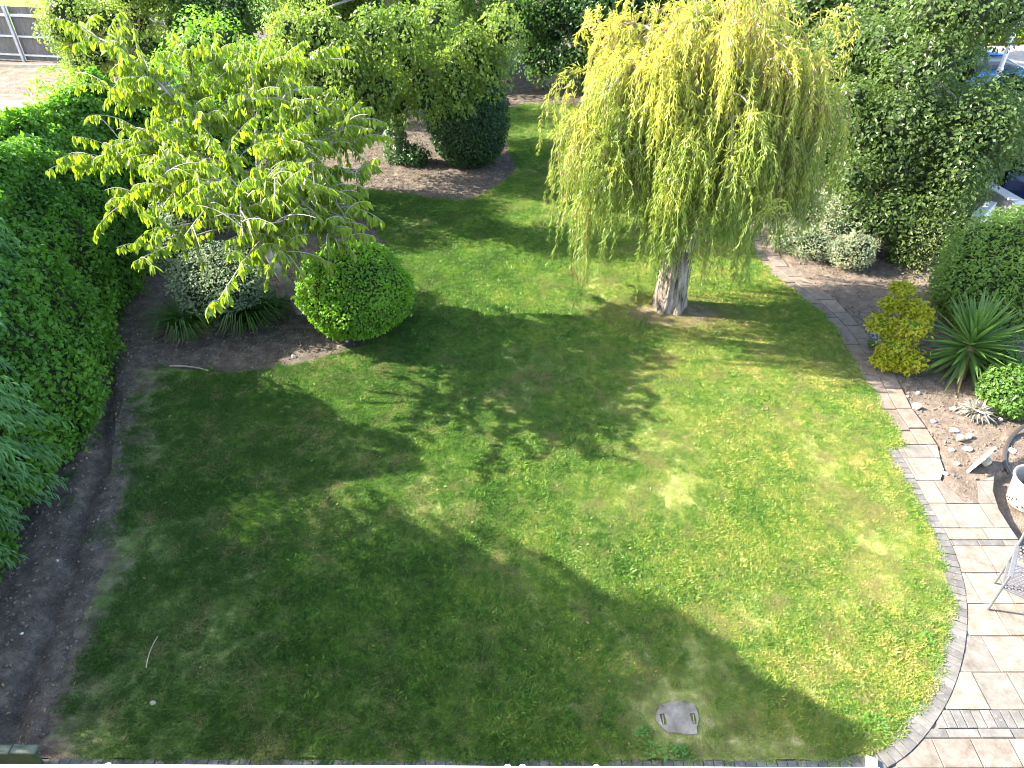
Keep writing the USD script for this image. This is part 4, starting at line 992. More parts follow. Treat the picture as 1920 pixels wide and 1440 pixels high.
# yucca: every sword leaf is a part
rng = np.random.default_rng(131)
yc0 = G(1800, 705)
yu = thing('yucca', 'large spiky rosette plant of long stiff green sword leaves, beside the yellow shrub', 'plant', yc0)
hub = yc0 + np.array([.06, .15, .5])
part(yu, 'stem', tube([yc0 - [0, 0, .1], yc0 + [.01, .06, .2], hub], [.1, .09, .07], 10), M['dry'])
for k in range(150):
    az = k * 2.39996 + rng.normal() * .12
    f = k / 150
    el = np.interp(f, [0, .3, .65, 1], [-.55, .1, .6, 1.35]) + rng.normal() * .08
    d = np.array([math.cos(az) * math.cos(el), math.sin(az) * math.cos(el), math.sin(el)])
    l = rng.uniform(.82, 1.08) * np.interp(f, [0, .3, 1], [.8, 1, .85])
    w = rng.uniform(.026, .036)
    sag = np.array([0, 0, -1.0]) * (.16 if f < .3 else .07 if f < .6 else .02) * l
    if f > .4 and rng.random() < .12:
        sag = sag * 3
    p0 = hub + np.array([0, 0, (f - .6) * .3]) + d * .03
    S = unit(np.cross(d, [0, 0, 1.0]) + 1e-6)
    U = np.cross(S, d)
    ts, ws = [0, .3, .65, 1.0], [.6, 1.0, .85, .0]
    row = []
    for t_, w_ in zip(ts, ws):
        c = p0 + d * l * t_ + sag * t_ * t_
        row += [c - S * w * w_ + U * .012 * w_, c - U * .006 * w_, c + S * w * w_ + U * .012 * w_]
    fcs = []
    for r_ in range(3):
        a_ = r_ * 3
        for s_ in range(2):
            fcs += [[a_ + s_, a_ + s_ + 1, a_ + s_ + 4], [a_ + s_, a_ + s_ + 4, a_ + s_ + 3]]
    pz_ = np.array(row); pz_[:, 2] = np.maximum(pz_[:, 2], .03)
    part(yu, 'leaf', (pz_, np.array(fcs)), M['dry'] if f < .05 and rng.random() < .6 else M['yucca'])

bush('red_tipped_shrub', 'rounded evergreen shrub with reddish young tips at the right edge, above the spiky plant', 'shrub', G(1888, 515, 1.1), (1.15, 1.0, 1.2), 17000, .075, .036, M['redtip'], 141, amp=.25, depth=.3, up=.55, droop=-.1, core=.78)
bush('straggly_shrub', 'thin straggly shrub with reddish brown stems, left of the red tipped shrub', 'shrub', G(1748, 455, .6), (.75, .65, .72), 3600, .065, .022, M['twiggy'], 142, amp=.4, depth=.8, up=.3, droop=-.5, core=.35)
bush('loose_shrub', 'loose olive brown twiggy shrub on the bare soil behind the spiky plant', 'shrub', G(1782, 560, .42), (.62, .5, .48), 2800, .06, .02, M['twiggy'], 146, amp=.5, depth=.8, up=.3, droop=-.4, core=.4)
bush('ground_cover', 'low bright green leafy plant at the right edge below the spiky plant', 'plant', G(1905, 735, .3), (.52, .5, .42), 4200, .06, .045, M['ground_green'], 143, amp=.3, depth=.35, core=.75, stem=False)
bush('ground_cover', 'small green leafy plant to the right of the spiky plant, by its leaf tips', 'plant', G(1880, 680, .3), (.3, .3, .3), 1400, .05, .035, M['ground_green'], 144, amp=.3, depth=.4, core=.7, stem=False)
bush('green_seedling', 'small green plants growing in the shade at the foot of the grey bush', 'plant', G(1700, 470, .25), (.4, .35, .3), 1000, .07, .05, M['ground_green'], 145, amp=.4, depth=.6, core=.5, stem=False)

dp = thing('withered_plant', 'withered grey plant lying on the bare soil below the spiky plant', 'plant', G(1832, 778))
c = G(1832, 770, .1)
u = sphere_dirs(rng, 90, .3)
part(dp, 'foliage', leaves(c + u * [.12, .1, .05], u + [0, 0, -.2], sphere_dirs(rng, 90, .5), rng.uniform(.1, .2, 90), .03, .2, .3), M['silver_dead'])
part(dp, 'stem', join([tube(curve([c, c + np.array([math.cos(a), math.sin(a), .1]) * .16, c + np.array([math.cos(a + .3), math.sin(a + .3), -.25]) * .32], 6), [.012] * 5 + [.004], 5) for a in (-.6, -1.1, .4, 2.6)]), M['silver_dead'])

# weeds along the lawn edge
for px, py, s, lab in ((1222, 1406, .1, 'small bright weed at the lawn edge, left of three below the inspection cover'), (1253, 1413, .11, 'small bright weed at the lawn edge, middle of three below the inspection cover'), (1275, 1408, .08, 'small bright weed at the lawn edge, right of three below the inspection cover'),
                       (1202, 1376, .06, 'tiny bright weed in the grass just left of the inspection cover'), (1640, 1358, .16, 'patch of leafy weed in the grass at the inside of the paving bend'), (1738, 1198, .1, 'patch of leafy weed in the grass near the curved brick edge')):
    c = G(px, py, .03)
    w = thing('weed', lab, 'weed', c)
    n = 34
    az = rng.random(n) * 6.28
    r_ = s * .7 * np.sqrt(rng.random(n))
    P = c + np.stack([np.cos(az) * r_, np.sin(az) * r_, .03 * rng.random(n)], 1)
    part(w, 'leaves', leaves(P, np.stack([np.cos(az), np.sin(az), .3 + 0 * az], 1), unit(rng.normal(size=(n, 3)) * .3 + [0, 0, 1.0]), rng.uniform(.02, .042, n), rng.uniform(.014, .024, n)), M['weed'])

# ------------------------------------------------------------------ objects
def box(c, s, rot=0.0, b=.006):
    """Box with chamfered edges: centre, size, turn about z."""
    c, s = np.asarray(c, float), np.asarray(s, float)
    b = min(b, s.min() * .3)
    P = []
    for sx in (-1, 1):
        for sy in (-1, 1):
            for sz in (-1, 1):
                k = np.array([sx, sy, sz]) * s / 2
                for a in range(3):
                    e = np.array([sx, sy, sz]) * b; e[a] = 0
                    P.append(k - e)
    m = trimesh.convex.convex_hull(np.array(P))
    v = np.array(m.vertices)
    cs, sn = math.cos(rot), math.sin(rot)
    v = np.c_[v[:, 0] * cs - v[:, 1] * sn, v[:, 0] * sn + v[:, 1] * cs, v[:, 2]]
    return v + c, np.array(m.faces)

def bar(p, q, w, h=None, b=.003):
    """Rectangular bar from p to q."""
    p, q = np.asarray(p, float), np.asarray(q, float)
    d = q - p; l = np.linalg.norm(d); d = d / l
    ref = np.array([0, 0, 1.0]) if abs(d[2]) < .9 else np.array([1.0, 0, 0])
    s = unit(np.cross(d, ref)); u = np.cross(s, d)
    v, f = box((0, 0, 0), (w, l, h or w), 0, b)
    return p + (d * l / 2) + v[:, :1] * s + v[:, 1:2] * d + v[:, 2:] * u, f

def lathe(c, prof, n=40):
    m = trimesh.creation.revolve(np.asarray(prof, float), sections=n)
    return np.array(m.vertices) + np.asarray(c), np.array(m.faces)

def rock(c, s, seed, flat=.6, sub=2):
    rng = np.random.default_rng(seed)
    m = trimesh.creation.icosphere(sub, 1.0)
    v = np.array(m.vertices)
    pl = unit(rng.normal(size=(9, 3)))
    lim = rng.uniform(.55, .9, 9)
    for p, l in zip(pl, lim):                                   # facets
        d = v @ p
        v = v - np.maximum(d - l, 0)[:, None] * p
    v = v * (1 + (meshkit.fbm(v * 3 + seed, 3, seed) - .5)[:, None] * .25)
    return v * [s, s * rng.uniform(.65, .95), s * flat] + np.asarray(c), np.array(m.faces)

M['concrete'] = noisy('concrete', [(.28, (.08, .06, .042)), (.42, (.18, .155, .12)), (.6, (.265, .235, .19)), (.75, (.36, .33, .28))], 7, 8, .9, .6, 50, dist=.01)
M['iron'] = plain('dark_iron', (.012, .011, .01), .6)
M['steel'] = plain('worn_steel', (.35, .32, .29), .4, .8)
M['white_plastic'] = plain('white_plastic', (.72, .7, .66), .35)
M['stone_white'] = noisy('pale_stone', [(.3, (.38, .35, .31)), (.6, (.52, .49, .44)), (.8, (.62, .6, .56))], 12, 5, .85, .5, 60)
M['stone_buff'] = noisy('buff_stone', [(.3, (.34, .27, .19)), (.6, (.47, .4, .3)), (.8, (.58, .52, .42))], 10, 5, .85, .5, 60)
M['hose'] = plain('black_rubber', (.045, .037, .035), .45)
M['pot'] = noisy('pot_plastic', [(.3, (.16, .158, .148)), (.55, (.22, .212, .19)), (.8, (.27, .225, .155))], 4, 6, .6, .15, 40)
M['green_paint'] = noisy('green_paint', [(.3, (.05, .075, .058)), (.7, (.1, .13, .1))], 9, 5, .6, .3)
M['green_dark'] = noisy('green_paint_side', [(.3, (.02, .035, .015)), (.7, (.05, .07, .03))], 9, 5, .8, .3)
M['timber'] = noisy('grey_timber', [(.3, (.075, .068, .062)), (.5, (.13, .118, .105)), (.7, (.2, .18, .16))], 5, 7, .85, .4, 60, stretch=(6, 6, .5), island=.15)
M['rail'] = noisy('grey_rail', [(.3, (.28, .28, .28)), (.7, (.45, .44, .43))], 5, 6, .8, .3)
M['wood_pale'] = noisy('pale_wood', [(.3, (.26, .2, .14)), (.7, (.45, .37, .27))], 8, 6, .85, .4)
M['chair_metal'] = plain('grey_chair_metal', (.13, .133, .14), .4, .2)
M['chair_mesh'] = plain('dark_chair_mesh', (.09, .09, .11), .5)
M['white_wall'] = noisy('white_wall', [(.3, (.5, .46, .41)), (.7, (.62, .59, .55))], 5, 6, .9, .4)
M['lamp_steel'] = plain('galvanised_steel', (.52, .54, .58), .45, .5)
M['car_navy'] = plain('navy_car_paint', (.012, .022, .07), .18, .3, .6)
M['car_blue'] = plain('blue_car_paint', (.035, .12, .33), .2, .3, .6)
M['car_glass'] = plain('car_glass', (.03, .045, .06), .05, 0, .8)
M['tyre'] = plain('tyre', (.02, .02, .02), .8)
M['alloy'] = plain('alloy', (.5, .5, .52), .3, .8)
M['blue_sheet'] = noisy('blue_sheet', [(.3, (.05, .1, .14)), (.6, (.08, .16, .21)), (.8, (.13, .23, .28))], 6, 5, .45, .5, 12, dist=.05)
M['pot_brown'] = noisy('brown_pot', [(.3, (.14, .085, .03)), (.7, (.24, .16, .06))], 6, 5, .6, .3)
M['blue_dark'] = plain('dark_blue_plastic', (.012, .03, .13), .4)
M['tarmac'] = noisy('tarmac', [(.3, (.16, .14, .135)), (.7, (.24, .21, .2))], 8, 7, .9, .4)
M['footway'] = noisy('footway', [(.3, (.26, .22, .195)), (.7, (.36, .31, .28))], 6, 7, .9, .3)
M['dry_earth'] = noisy('dry_earth', [(.3, (.085, .06, .045)), (.5, (.15, .112, .083)), (.72, (.23, .19, .145))], 2.2, 8, .95, .9, 18, dist=.06)
M['far_grass'] = noisy('far_grass', [(.3, (.09, .15, .02)), (.55, (.15, .22, .03)), (.75, (.24, .27, .05))], 1.2, 8, .95, .8, 40, dist=.05)
M['tile'] = noisy('roof_tile', [(.3, (.2, .13, .11)), (.7, (.33, .24, .21))], 8, 6, .85, .4, island=.2)
M['house_wall'] = noisy('house_render', [(.3, (.4, .33, .28)), (.7, (.5, .43, .37))], 6, 6, .9, .3)
M['glassy'] = noisy('cloudy_sheet', [(.3, (.4, .52, .52)), (.7, (.55, .64, .62))], 3, 5, .25, .2)

# inspection cover in the lawn
mc = G(1267, 1347)
mhp = thing('inspection_cover', 'worn irregular grey concrete inspection cover with two slots, set in the lawn near the house', 'inspection cover', mc)
outl = [(1237, 1325), (1255, 1319), (1275, 1316), (1300, 1322), (1307, 1338), (1309, 1352), (1305, 1366), (1306, 1378), (1290, 1379), (1270, 1376), (1252, 1375), (1240, 1366), (1230, 1353), (1229, 1343)]
op = Polygon(GP(outl)).buffer(.02).buffer(-.03).buffer(.012)
slot = [(1243, 1351), (1300, 1350)]
cover = op
sl = []
for px, py in slot:
    c = G(px, py)
    r_ = affinity.rotate(sbox(c[0] - .025, c[1] - .055, c[0] + .025, c[1] + .055), 6)
    sl.append((c, r_))
    cover = cover.difference(r_)
m = slab_mesh(cover, -.05, .03)
part(mhp, 'concrete_slab', m, M['concrete'])
for c, r_ in sl:
    part(mhp, 'slot', slab_mesh(r_.buffer(-.001), -.05, .005), M['iron'])
    part(mhp, 'lifting_bar', bar([c[0] - .004, c[1] - .05, .024], [c[0] + .004, c[1] + .05, .024], .009), M['steel'])

# house below the camera: wall, tiled roof, fascia, gutter
EZ = 2.6
gl0, gl1 = G(0, 1435.5, EZ), G(1285, 1440.5, EZ)
yg = lambda x: gl0[1] + (x - gl0[0]) * (gl1[1] - gl0[1]) / (gl1[0] - gl0[0])
xa, xb = -9.0, 2.2
rotg = math.atan2(gl1[1] - gl0[1], gl1[0] - gl0[0])
hs = thing('house', 'roof edge and white gutter of the house along the bottom of the picture', 'house', (xa, 0, 0))
prof = [(0, .0), (.006, -.03), (.025, -.055), (.055, -.065), (.085, -.055), (.104, -.03), (.11, 0), (.105, 0), (.1, -.027), (.083, -.05), (.055, -.059), (.027, -.05), (.011, -.028), (.006, .0), (.006, .006), (-.006, .006), (-.006, -.002)]
pr = np.array(prof)
v = np.array([[x, yg(x) - y, EZ + z] for x in (xa, xb) for y, z in pr])
n = len(pr); i = np.arange(n); j = (i + 1) % n
gut = part(hs, 'gutter', (v, np.vstack([np.stack([i, j, j + n], 1), np.stack([i, j + n, i + n], 1)])), M['white_plastic'])
for px in (202, 952, 980, 1118):
    x = G(px, 1438, EZ)[0]
    part(gut, 'bracket', box((x, yg(x) - .05, EZ + .004), (.035, .13, .02), rotg), M['white_plastic'])
part(hs, 'fascia', box(((xa + xb) / 2, yg((xa + xb) / 2) - .125, EZ - .06), (xb - xa, .02, .2), rotg), M['white_plastic'])
part(hs, 'wall', box(((xa + xb) / 2, -2.2, EZ / 2 - .1), (xb - xa - .3, 7.4, EZ), 0, .01), M['house_wall'])
rows_, nt = 9, 36
tw_ = (xb - xa) / nt
for r_ in range(rows_):
    geo = []
    for k in range(nt):
        x = xa + (k + .5) * tw_
        y0_ = yg(x) - .075 - r_ * .3
        z0_ = EZ + .03 + r_ * .17
        v, f = box((0, 0, 0), (tw_ - .006, .36, .018), 0, .003)
        a = math.radians(-29)
        v = np.c_[v[:, 0], v[:, 1] * math.cos(a) - v[:, 2] * math.sin(a), v[:, 1] * math.sin(a) + v[:, 2] * math.cos(a)]
        geo.append((v + [x, y0_ - .17, z0_ + .1], f))
    for g in geo if r_ == 0 else [join(geo)]:
        part(hs, 'roof_tile' if r_ == 0 else 'tile_course', g, M['tile'])

# trough at the bottom left
tb = thing('trough', 'dark green lidded wooden trough at the bottom left corner by the house', 'trough', G(20, 1420))
A, B = G(-120, 1394, .3), G(71, 1398, .3); Cc, Dd = G(-120, 1411, .3), G(66, 1416, .3)
wdt, dep = (B[0] - A[0]), A[1] - Cc[1]
cx, cy = (A[0] + B[0]) / 2, (A[1] + Cc[1]) / 2 - .005
part(tb, 'box', box((cx - .02, cy, .13), (wdt - .06, dep - .03, .27), -.02), M['green_dark'])
for k, (f0, f1) in enumerate(((0, .33), (.337, .75), (.757, 1.0))):
    part(tb, 'lid_board', box((A[0] + wdt * (f0 + f1) / 2, cy, .285), (wdt * (f1 - f0), dep, .03), -.02), M['green_paint'])

# stones and bits on the beds and lawn
for px, py, r, mat, fl, lab, cat in (
        (551, 668, .055, 'stone_white', .8, 'white round stone in the dark bed near the lawn edge, left of the clipped bush', 'stone'),
        (650, 640, .045, 'stone_white', .6, 'bluish white stone at the foot of the clipped bush', 'stone'),
        (1719, 762, .1, 'stone_white', .8, 'large upright white stone beside the path blocks', 'stone'),
        (1699, 743, .06, 'stone_white', .4, 'flat white stone chip between the path and the large white stone', 'stone'),
        (1722, 737, .05, 'stone_white', .7, 'small white stone close under the tips of the spiky plant', 'stone'),
        (1786, 766, .075, 'stone_white', .5, 'white stone left of the withered grey plant', 'stone'),
        (1750, 790, .055, 'stone_white', .6, 'small white stone lying alone in the middle of the dry soil', 'stone'),
        (1788, 806, .1, 'stone_white', .18, 'thin flat pale stone sliver lying on the dry soil above the buff boulder', 'stone'),
        (1800, 822, .1, 'stone_buff', .85, 'buff boulder with a deep shadow in the dry soil', 'stone'),
        (1816, 818, .07, 'stone_white', .9, 'white stone leaning against the buff boulder', 'stone'),
        (1814, 841, .09, 'stone_buff', .25, 'flat yellowish stone between the boulder and the tilted slab', 'stone'),
        (1783, 843, .075, 'stone_white', .35, 'flat white stone on the dry soil right of the path end', 'stone'),
        (1795, 870, .05, 'stone_white', .7, 'small white stone at the left foot of the tilted slab', 'stone'),
        (1898, 845, .085, 'stone_white', .4, 'angular white stone between the hose and the right edge', 'stone'),
        (1876, 787, .06, 'stone_white', .6, 'white stone in the dry litter below the withered plant on the right', 'stone'),
        (1773, 888, .05, 'stone_white', .5, 'white stone lying against the corner of the paving', 'stone'),
        (286, 1318, .045, 'stone_buff', .35, 'pale cream stone lying alone on the shaded lawn', 'stone'),
        (107, 1051, .03, 'stone_white', .6, 'small pale stone on the bare strip beside the hedge', 'stone'),
        (40, 1188, .03, 'stone_white', .6, 'small pinkish white stone at the near end of the bare strip', 'stone'),
        (705, 258, .1, 'stone_white', .5, 'pale stone in the dark shade beneath the ivy-clad tree', 'stone')):
    p = G(px, py)
    z = float(ground_z(np.array([p[0]]), np.array([p[1]]))[0])
    z = max(z, .012) if (px, py) == (286, 1318) else z
    r *= .82
    solo('stone', rock(G(px, py, z + r * fl * .5), r, int(px + py), fl), M[mat], lab, cat, smooth=35)
solo('block', box(G(697, 322, .03), (.3, .12, .08), .35, .01), M['concrete'], 'pale brick-shaped block lying in the shade left of the ivy-clad trunk', 'block')
sp = thing('tilted_slab', 'pale square slab propped at an angle on the dry soil beside the pot', 'slab', G(1825, 868))
a0, a1 = G(1811, 884, .0), G(1838, 846, .24)
ax = unit((a1 - a0) * [1, 1, 0]); nrm = np.array([ax[1], -ax[0], 0])
if nrm[0] > 0: nrm = -nrm
e0, e1 = np.array(a0), a0 + ax * .36 + [0, 0, 0]
upv = unit(np.array([.55, .12, .75]))
q0 = np.array([a0, a0 + ax * .36, a0 + ax * .36 + upv * .3, a0 + upv * .3])
nn = unit(np.cross(ax, upv)) * .035
hull = trimesh.convex.convex_hull(np.vstack([q0, q0 + nn]))
part(sp, 'slab', (np.array(hull.vertices), np.array(hull.faces)), M['stone_white'])
part(sp, 'prop_stone', rock(a0 + ax * .2 + np.array([.17, .03, .06]), .09, 77, .9), M['stone_buff'], smooth=35)
solo('stick', tube(curve([G(318, 686, .03), G(350, 687, .035), G(390, 695, .03)]), np.linspace(.016, .011, 12), 6), M['wood_pale'], 'pale bare stick lying along the edge between dark bed and lawn', 'stick')
solo('stick', tube(curve([G(274, 1252, .04), G(281, 1222, .05), G(296, 1193, .04)]), np.linspace(.006, .004, 12), 5), M['wood_pale'], 'thin curved twig lying on the shaded lawn near the bare strip', 'stick')
solo('stick', tube(curve([G(655, 372, .25), G(672, 356, .45), G(700, 338, .55)]), np.linspace(.014, .007, 12), 5), M['bark_pale'], 'thin bare branch sticking out from behind the cherry tree over the lawn', 'stick')
solo('white_box', box(G(1634, 1434, .035), (.1, .14, .05), -.35, .008), M['white_plastic'], 'small white box standing on the brick border at the bottom of the bend', 'box')

# hose and pot by the patio
solo('hose', tube(curve([G(1935, 790, .12), G(1910, 806, .06), G(1892, 826, .02), G(1884, 850, .0), G(1886, 875, -.02), G(1893, 888, -.05)], 30), .03, 10), M['hose'], 'thick black hose curving across the dry soil behind the pot', 'hose', smooth=True)
pc_ = G(1922, 943, -.14)
pt = thing('pot', 'grey plastic pot with drainage holes at the right edge of the paving', 'pot', pc_)
part(pt, 'shell', lathe(pc_, [(0, .0), (.22, 0), (.235, .015), (.285, .41), (.3, .415), (.3, .445), (.285, .45), (.268, .44), (.262, .38), (.225, .06), (0, .05)], 48), M['pot'], smooth=40)
for k in range(14):
    az = math.pi + .15 + k * 2.39996 % 2.2 - .4
    zz_ = [.06, .1, .135, .17][k % 4]
    r_ = .235 + .05 * zz_ / .41 + .004
    c = pc_ + np.array([math.cos(az) * r_, math.sin(az) * r_, zz_])
    m = trimesh.creation.cylinder(.009, .006, sections=10)
    m.apply_transform(trimesh.geometry.align_vectors([0, 0, 1], [math.cos(az), math.sin(az), -.1]))
    part(pt, 'hole', (np.array(m.vertices) + c, np.array(m.faces)), M['iron'])
part(pt, 'soil', lathe(pc_ + [0, 0, .18], [(0, .02), (.15, .015), (.238, 0), (.238, -.02), (0, -.02)], 24), M['crumb'])

# garden chair at the right edge
cf = G(1852, 1143)
chair = thing('garden_chair', 'grey metal garden chair with a perforated seat at the right edge of the patio', 'chair', cf)
ux = unit(np.array([.8, -.6, 0])); uy = np.array([.6, .8, 0])       # along the front edge, and towards the back
W_, D_, SH, AH = .5, .46, .4, .62
corner = lambda a, b, z: cf + ux * a + uy * b + np.array([0, 0, z])
for a, b, t in ((0, 0, AH), (W_, 0, AH), (0, D_, .95), (W_, D_, .95)):
    back = .16 if b else 0
    part(chair, 'leg', tube(curve([corner(a, b, 0), corner(a, b, SH), corner(a, b + back, t)], 10), .014, 8), M['chair_metal'], smooth=True)
for a in (0, W_):
    part(chair, 'armrest', bar(corner(a, -.03, AH + .012), corner(a, D_ + .07, AH + .012), .05, .022, .006), M['chair_metal'])
    part(chair, 'side_rail', bar(corner(a, 0, SH), corner(a, D_, SH), .022), M['chair_metal'])
for b in (0, D_):
    part(chair, 'cross_rail', bar(corner(0, b, SH), corner(W_, b, SH), .022), M['chair_metal'])
def perforated(o, e1, e2, l1, l2, n1, n2):
    sheet = sbox(0, 0, l1, l2)
    holes = []
    for i_ in range(n1):
        for j_ in range(n2):
            holes.append(Point((i_ + .5 + (.25 if j_ % 2 else -.25)) * l1 / n1, (j_ + .5) * l2 / n2).buffer(.36 * l1 / n1, 3))
    v, f = slab_mesh(sheet.buffer(-.002).difference(unary_union(holes)), 0, .004)
    nz = np.cross(e1, e2)
    return o + v[:, :1] * e1 + v[:, 1:2] * e2 + v[:, 2:] * nz, f
part(chair, 'seat', perforated(corner(.013, .013, SH + .004), ux, uy, W_ - .026, D_ - .026, 12, 13), M['chair_mesh'])
bk = unit(uy * .16 + np.array([0, 0, .55]))
part(chair, 'backrest', perforated(corner(.013, D_ + .012, SH + .06), ux, bk, W_ - .026, .5, 12, 13), M['chair_mesh'])
part(chair, 'top_rail', tube([corner(0, D_ + .16, .95), corner(W_, D_ + .16, .95)], .014, 8), M['chair_metal'], smooth=True)

# fence, neighbour's ground and cold frame, far lawn
fb0, fb1 = G(-60, 112), G(140, 122)
fdir = unit(fb1 - fb0); fn = np.array([fdir[1], -fdir[0], 0])
if fn[1] > 0: fn = -fn
F0 = G(47, 115)
FH = 2.02
solo('neighbour_ground', slab_mesh(Polygon(GP([(-500, 420), (-500, 118), (430, 118), (300, 200), (100, 240), (20, 330)])), -.3, .03), M['dry_earth'], kind='structure')
solo('far_lawn', slab_mesh(Polygon([(-75, 37), (-4, 37.6), (-4, 95), (-75, 95)]), -.3, .03), M['far_grass'], kind='structure')
fc = thing('wooden_fence', 'weathered grey board fence with pale rails and concrete post, top left', 'fence', F0)
P0 = F0 - fdir * 6.0
bay = 3.0
for b_ in range(5):
    s0 = F0 + fdir * (b_ - 2) * bay
    part(fc, 'post', bar(s0 + fn * .04 - [0, 0, .1], s0 + fn * .04 + [0, 0, FH + .05], .12, .1), M['rail'])
    for z, h_ in ((.25, .07), (.95, .07), (1.72, .1)):
        part(fc, 'rail', bar(s0 + fdir * .07 + [0, 0, z], s0 + fdir * (bay - .07) + [0, 0, z], .07, h_), M['rail'])
    nb_ = 21
    for k in range(nb_):
        x = .07 + (bay - .14) * (k + .5) / nb_
        c = s0 + fdir * x - fn * .052
        top_ = FH + .006 * math.sin(k * 7.3 + b_)
        part(fc, 'board', bar(c + [0, 0, .04], c + [0, 0, top_] + fn * .004 * (k % 2), .018 if k % 2 else .026, (bay - .14) / nb_ + (.012 if k % 2 else -.004)), M['timber'])
solo('edging_board', bar(G(-160, 121, .06), G(150, 126, .06), .05, .16), M['wood_pale'], 'long low pale timber board on the ground in front of the fence', 'board')
cfm = thing('cold_frame', 'low pale blue-green frame with a white edge on the bare ground beyond the hedge', 'cold frame', G(10, 222))
o = G(-40, 222)
part(cfm, 'cover', box(o + [1.2, .1, .32], (2.6, .9, .03), .03), M['glassy'])
part(cfm, 'edge', bar(o + [-.1, .62, .36], o + [2.5, .68, .36], .06), M['white_plastic'])
part(cfm, 'box', box(o + [1.2, .1, .14], (2.5, .85, .28), .03), M['wood_pale'])

# street on the right: road, footway, verge, cars, lamp post, wall
solo('road', slab_mesh(Polygon([(11.0, 8), (40, 8), (40, 25.5), (14.5, 25.5), (12.6, 21)]), -.3, .025), M['tarmac'], kind='structure')
solo('footway', slab_mesh(Polygon([(13.5, 25.6), (60, 25.6), (60, 80), (13.5, 80)]), -.3, .1), M['footway'], kind='structure')
lb = G(1851, 192)
lp = thing('lamp_post', 'tall pale grey steel lamp post rising at the top right', 'lamp post', lb)
part(lp, 'base', lathe(lb, [(0, 0), (.1, 0), (.1, 1.1), (.085, 1.15), (0, 1.15)], 16), M['lamp_steel'], smooth=40)
part(lp, 'pole', tube([lb + [0, 0, 1.1], lb + [0, 0, 4], lb + [0, 0, 7.2]], [.075, .065, .05], 14), M['lamp_steel'], smooth=40)
part(lp, 'arm', tube(curve([lb + [0, 0, 7.1], lb + [.2, .1, 7.5], lb + [.9, .2, 7.65]]), .035, 10), M['lamp_steel'], smooth=40)
part(lp, 'lantern', box(lb + [1.2, .25, 7.64], (.75, .26, .14), .2, .04), M['lamp_steel'])

def car(label, loc, rot, paint):
    """Hatchback about 4.2 m long, +x forward."""
    t = thing('parked_car', label, 'car', loc)
    cs, sn = math.cos(rot), math.sin(rot)
    def put(v):
        v = np.asarray(v)
        return np.c_[v[:, 0] * cs - v[:, 1] * sn, v[:, 0] * sn + v[:, 1] * cs, v[:, 2]] + np.asarray(loc)
    def loft(secs, n=20):
        """secs: (x, half width, z low, z high, squareness)"""
        rings = []
        a = np.linspace(0, 2 * np.pi, n, endpoint=False)
        for x, w, z0, z1, p in secs:
            y = np.sign(np.cos(a)) * np.abs(np.cos(a)) ** p * w
            z = (z0 + z1) / 2 + np.sign(np.sin(a)) * np.abs(np.sin(a)) ** p * (z1 - z0) / 2
            rings.append(np.c_[np.full(n, x), y, z])
        v = np.vstack(rings + [rings[0].mean(0)[None], rings[-1].mean(0)[None]])
        f = []
        for r in range(len(secs) - 1):
            i = np.arange(n); j = (i + 1) % n
            f += [np.stack([r * n + i, r * n + j, (r + 1) * n + j], 1), np.stack([r * n + i, (r + 1) * n + j, (r + 1) * n + i], 1)]
        k = len(secs) * n
        i = np.arange(n); j = (i + 1) % n
        f += [np.stack([np.full(n, k), j, i], 1), np.stack([np.full(n, k + 1), (len(secs) - 1) * n + i, (len(secs) - 1) * n + j], 1)]
        return put(v), np.vstack(f)
    part(t, 'body', loft([(-2.08, .7, .4, .78, .5), (-2.02, .8, .28, .92, .4), (-1.5, .86, .22, .97, .35), (0, .87, .2, .95, .35), (.95, .86, .22, .94, .35), (1.7, .82, .25, .84, .4), (2.02, .74, .3, .72, .45), (2.1, .6, .38, .6, .5)]), M[paint], smooth=45)
    part(t, 'window_band', loft([(-1.95, .66, .85, .98, .5), (-1.5, .7, .85, 1.32, .4), (-.9, .7, .85, 1.4, .4), (.2, .7, .85, 1.4, .4), (1.2, .68, .85, .95, .5)]), M['car_glass'], smooth=45)
    part(t, 'roof', loft([(-1.6, .56, 1.27, 1.37, .6), (-1.1, .63, 1.34, 1.455, .5), (-.2, .64, 1.36, 1.47, .5), (.3, .6, 1.33, 1.42, .5)]), M[paint], smooth=45)
    for s_ in (-1, 1):
        part(t, 'pillar', tuple([put(bar([-.35, s_ * .69, .9], [-.35, s_ * .62, 1.4], .06)[0]), bar([0, 0, 0], [0, 0, 1], .06)[1]]), M[paint])
        part(t, 'headlight', tuple([put(box((1.98, s_ * .56, .64), (.16, .28, .13), 0, .03)[0]), box((0, 0, 0), (.16, .28, .13), 0, .03)[1]]), M['alloy'])
        part(t, 'mirror', tuple([put(box((.72, s_ * .93, .98), (.1, .18, .12), 0, .03)[0]), box((0, 0, 0), (.1, .18, .12), 0, .03)[1]]), M[paint])
        for x in (-1.3, 1.32):
            m = trimesh.creation.torus(.245, .075, major_sections=24, minor_sections=8)
            m.apply_transform(trimesh.transformations.rotation_matrix(math.pi / 2, [1, 0, 0]))
            w = part(t, 'wheel', (put(np.array(m.vertices) * [1, 1.1, 1] + [x, s_ * .8, .32]), np.array(m.faces)), M['tyre'], smooth=True)
            m = trimesh.creation.cylinder(.19, .1, sections=20)
            m.apply_transform(trimesh.transformations.rotation_matrix(math.pi / 2, [1, 0, 0]))
            part(w, 'rim', (put(np.array(m.vertices) + [x, s_ * .8, .32]), np.array(m.faces)), M['alloy'])
    return t
nv = G(1925, 300, .8)
car('dark navy blue car parked beyond the right boundary shrubs', (nv[0] + .5, nv[1] + .3, .025), math.radians(62), 'car_navy')
bv = G(1842, 128, .9)
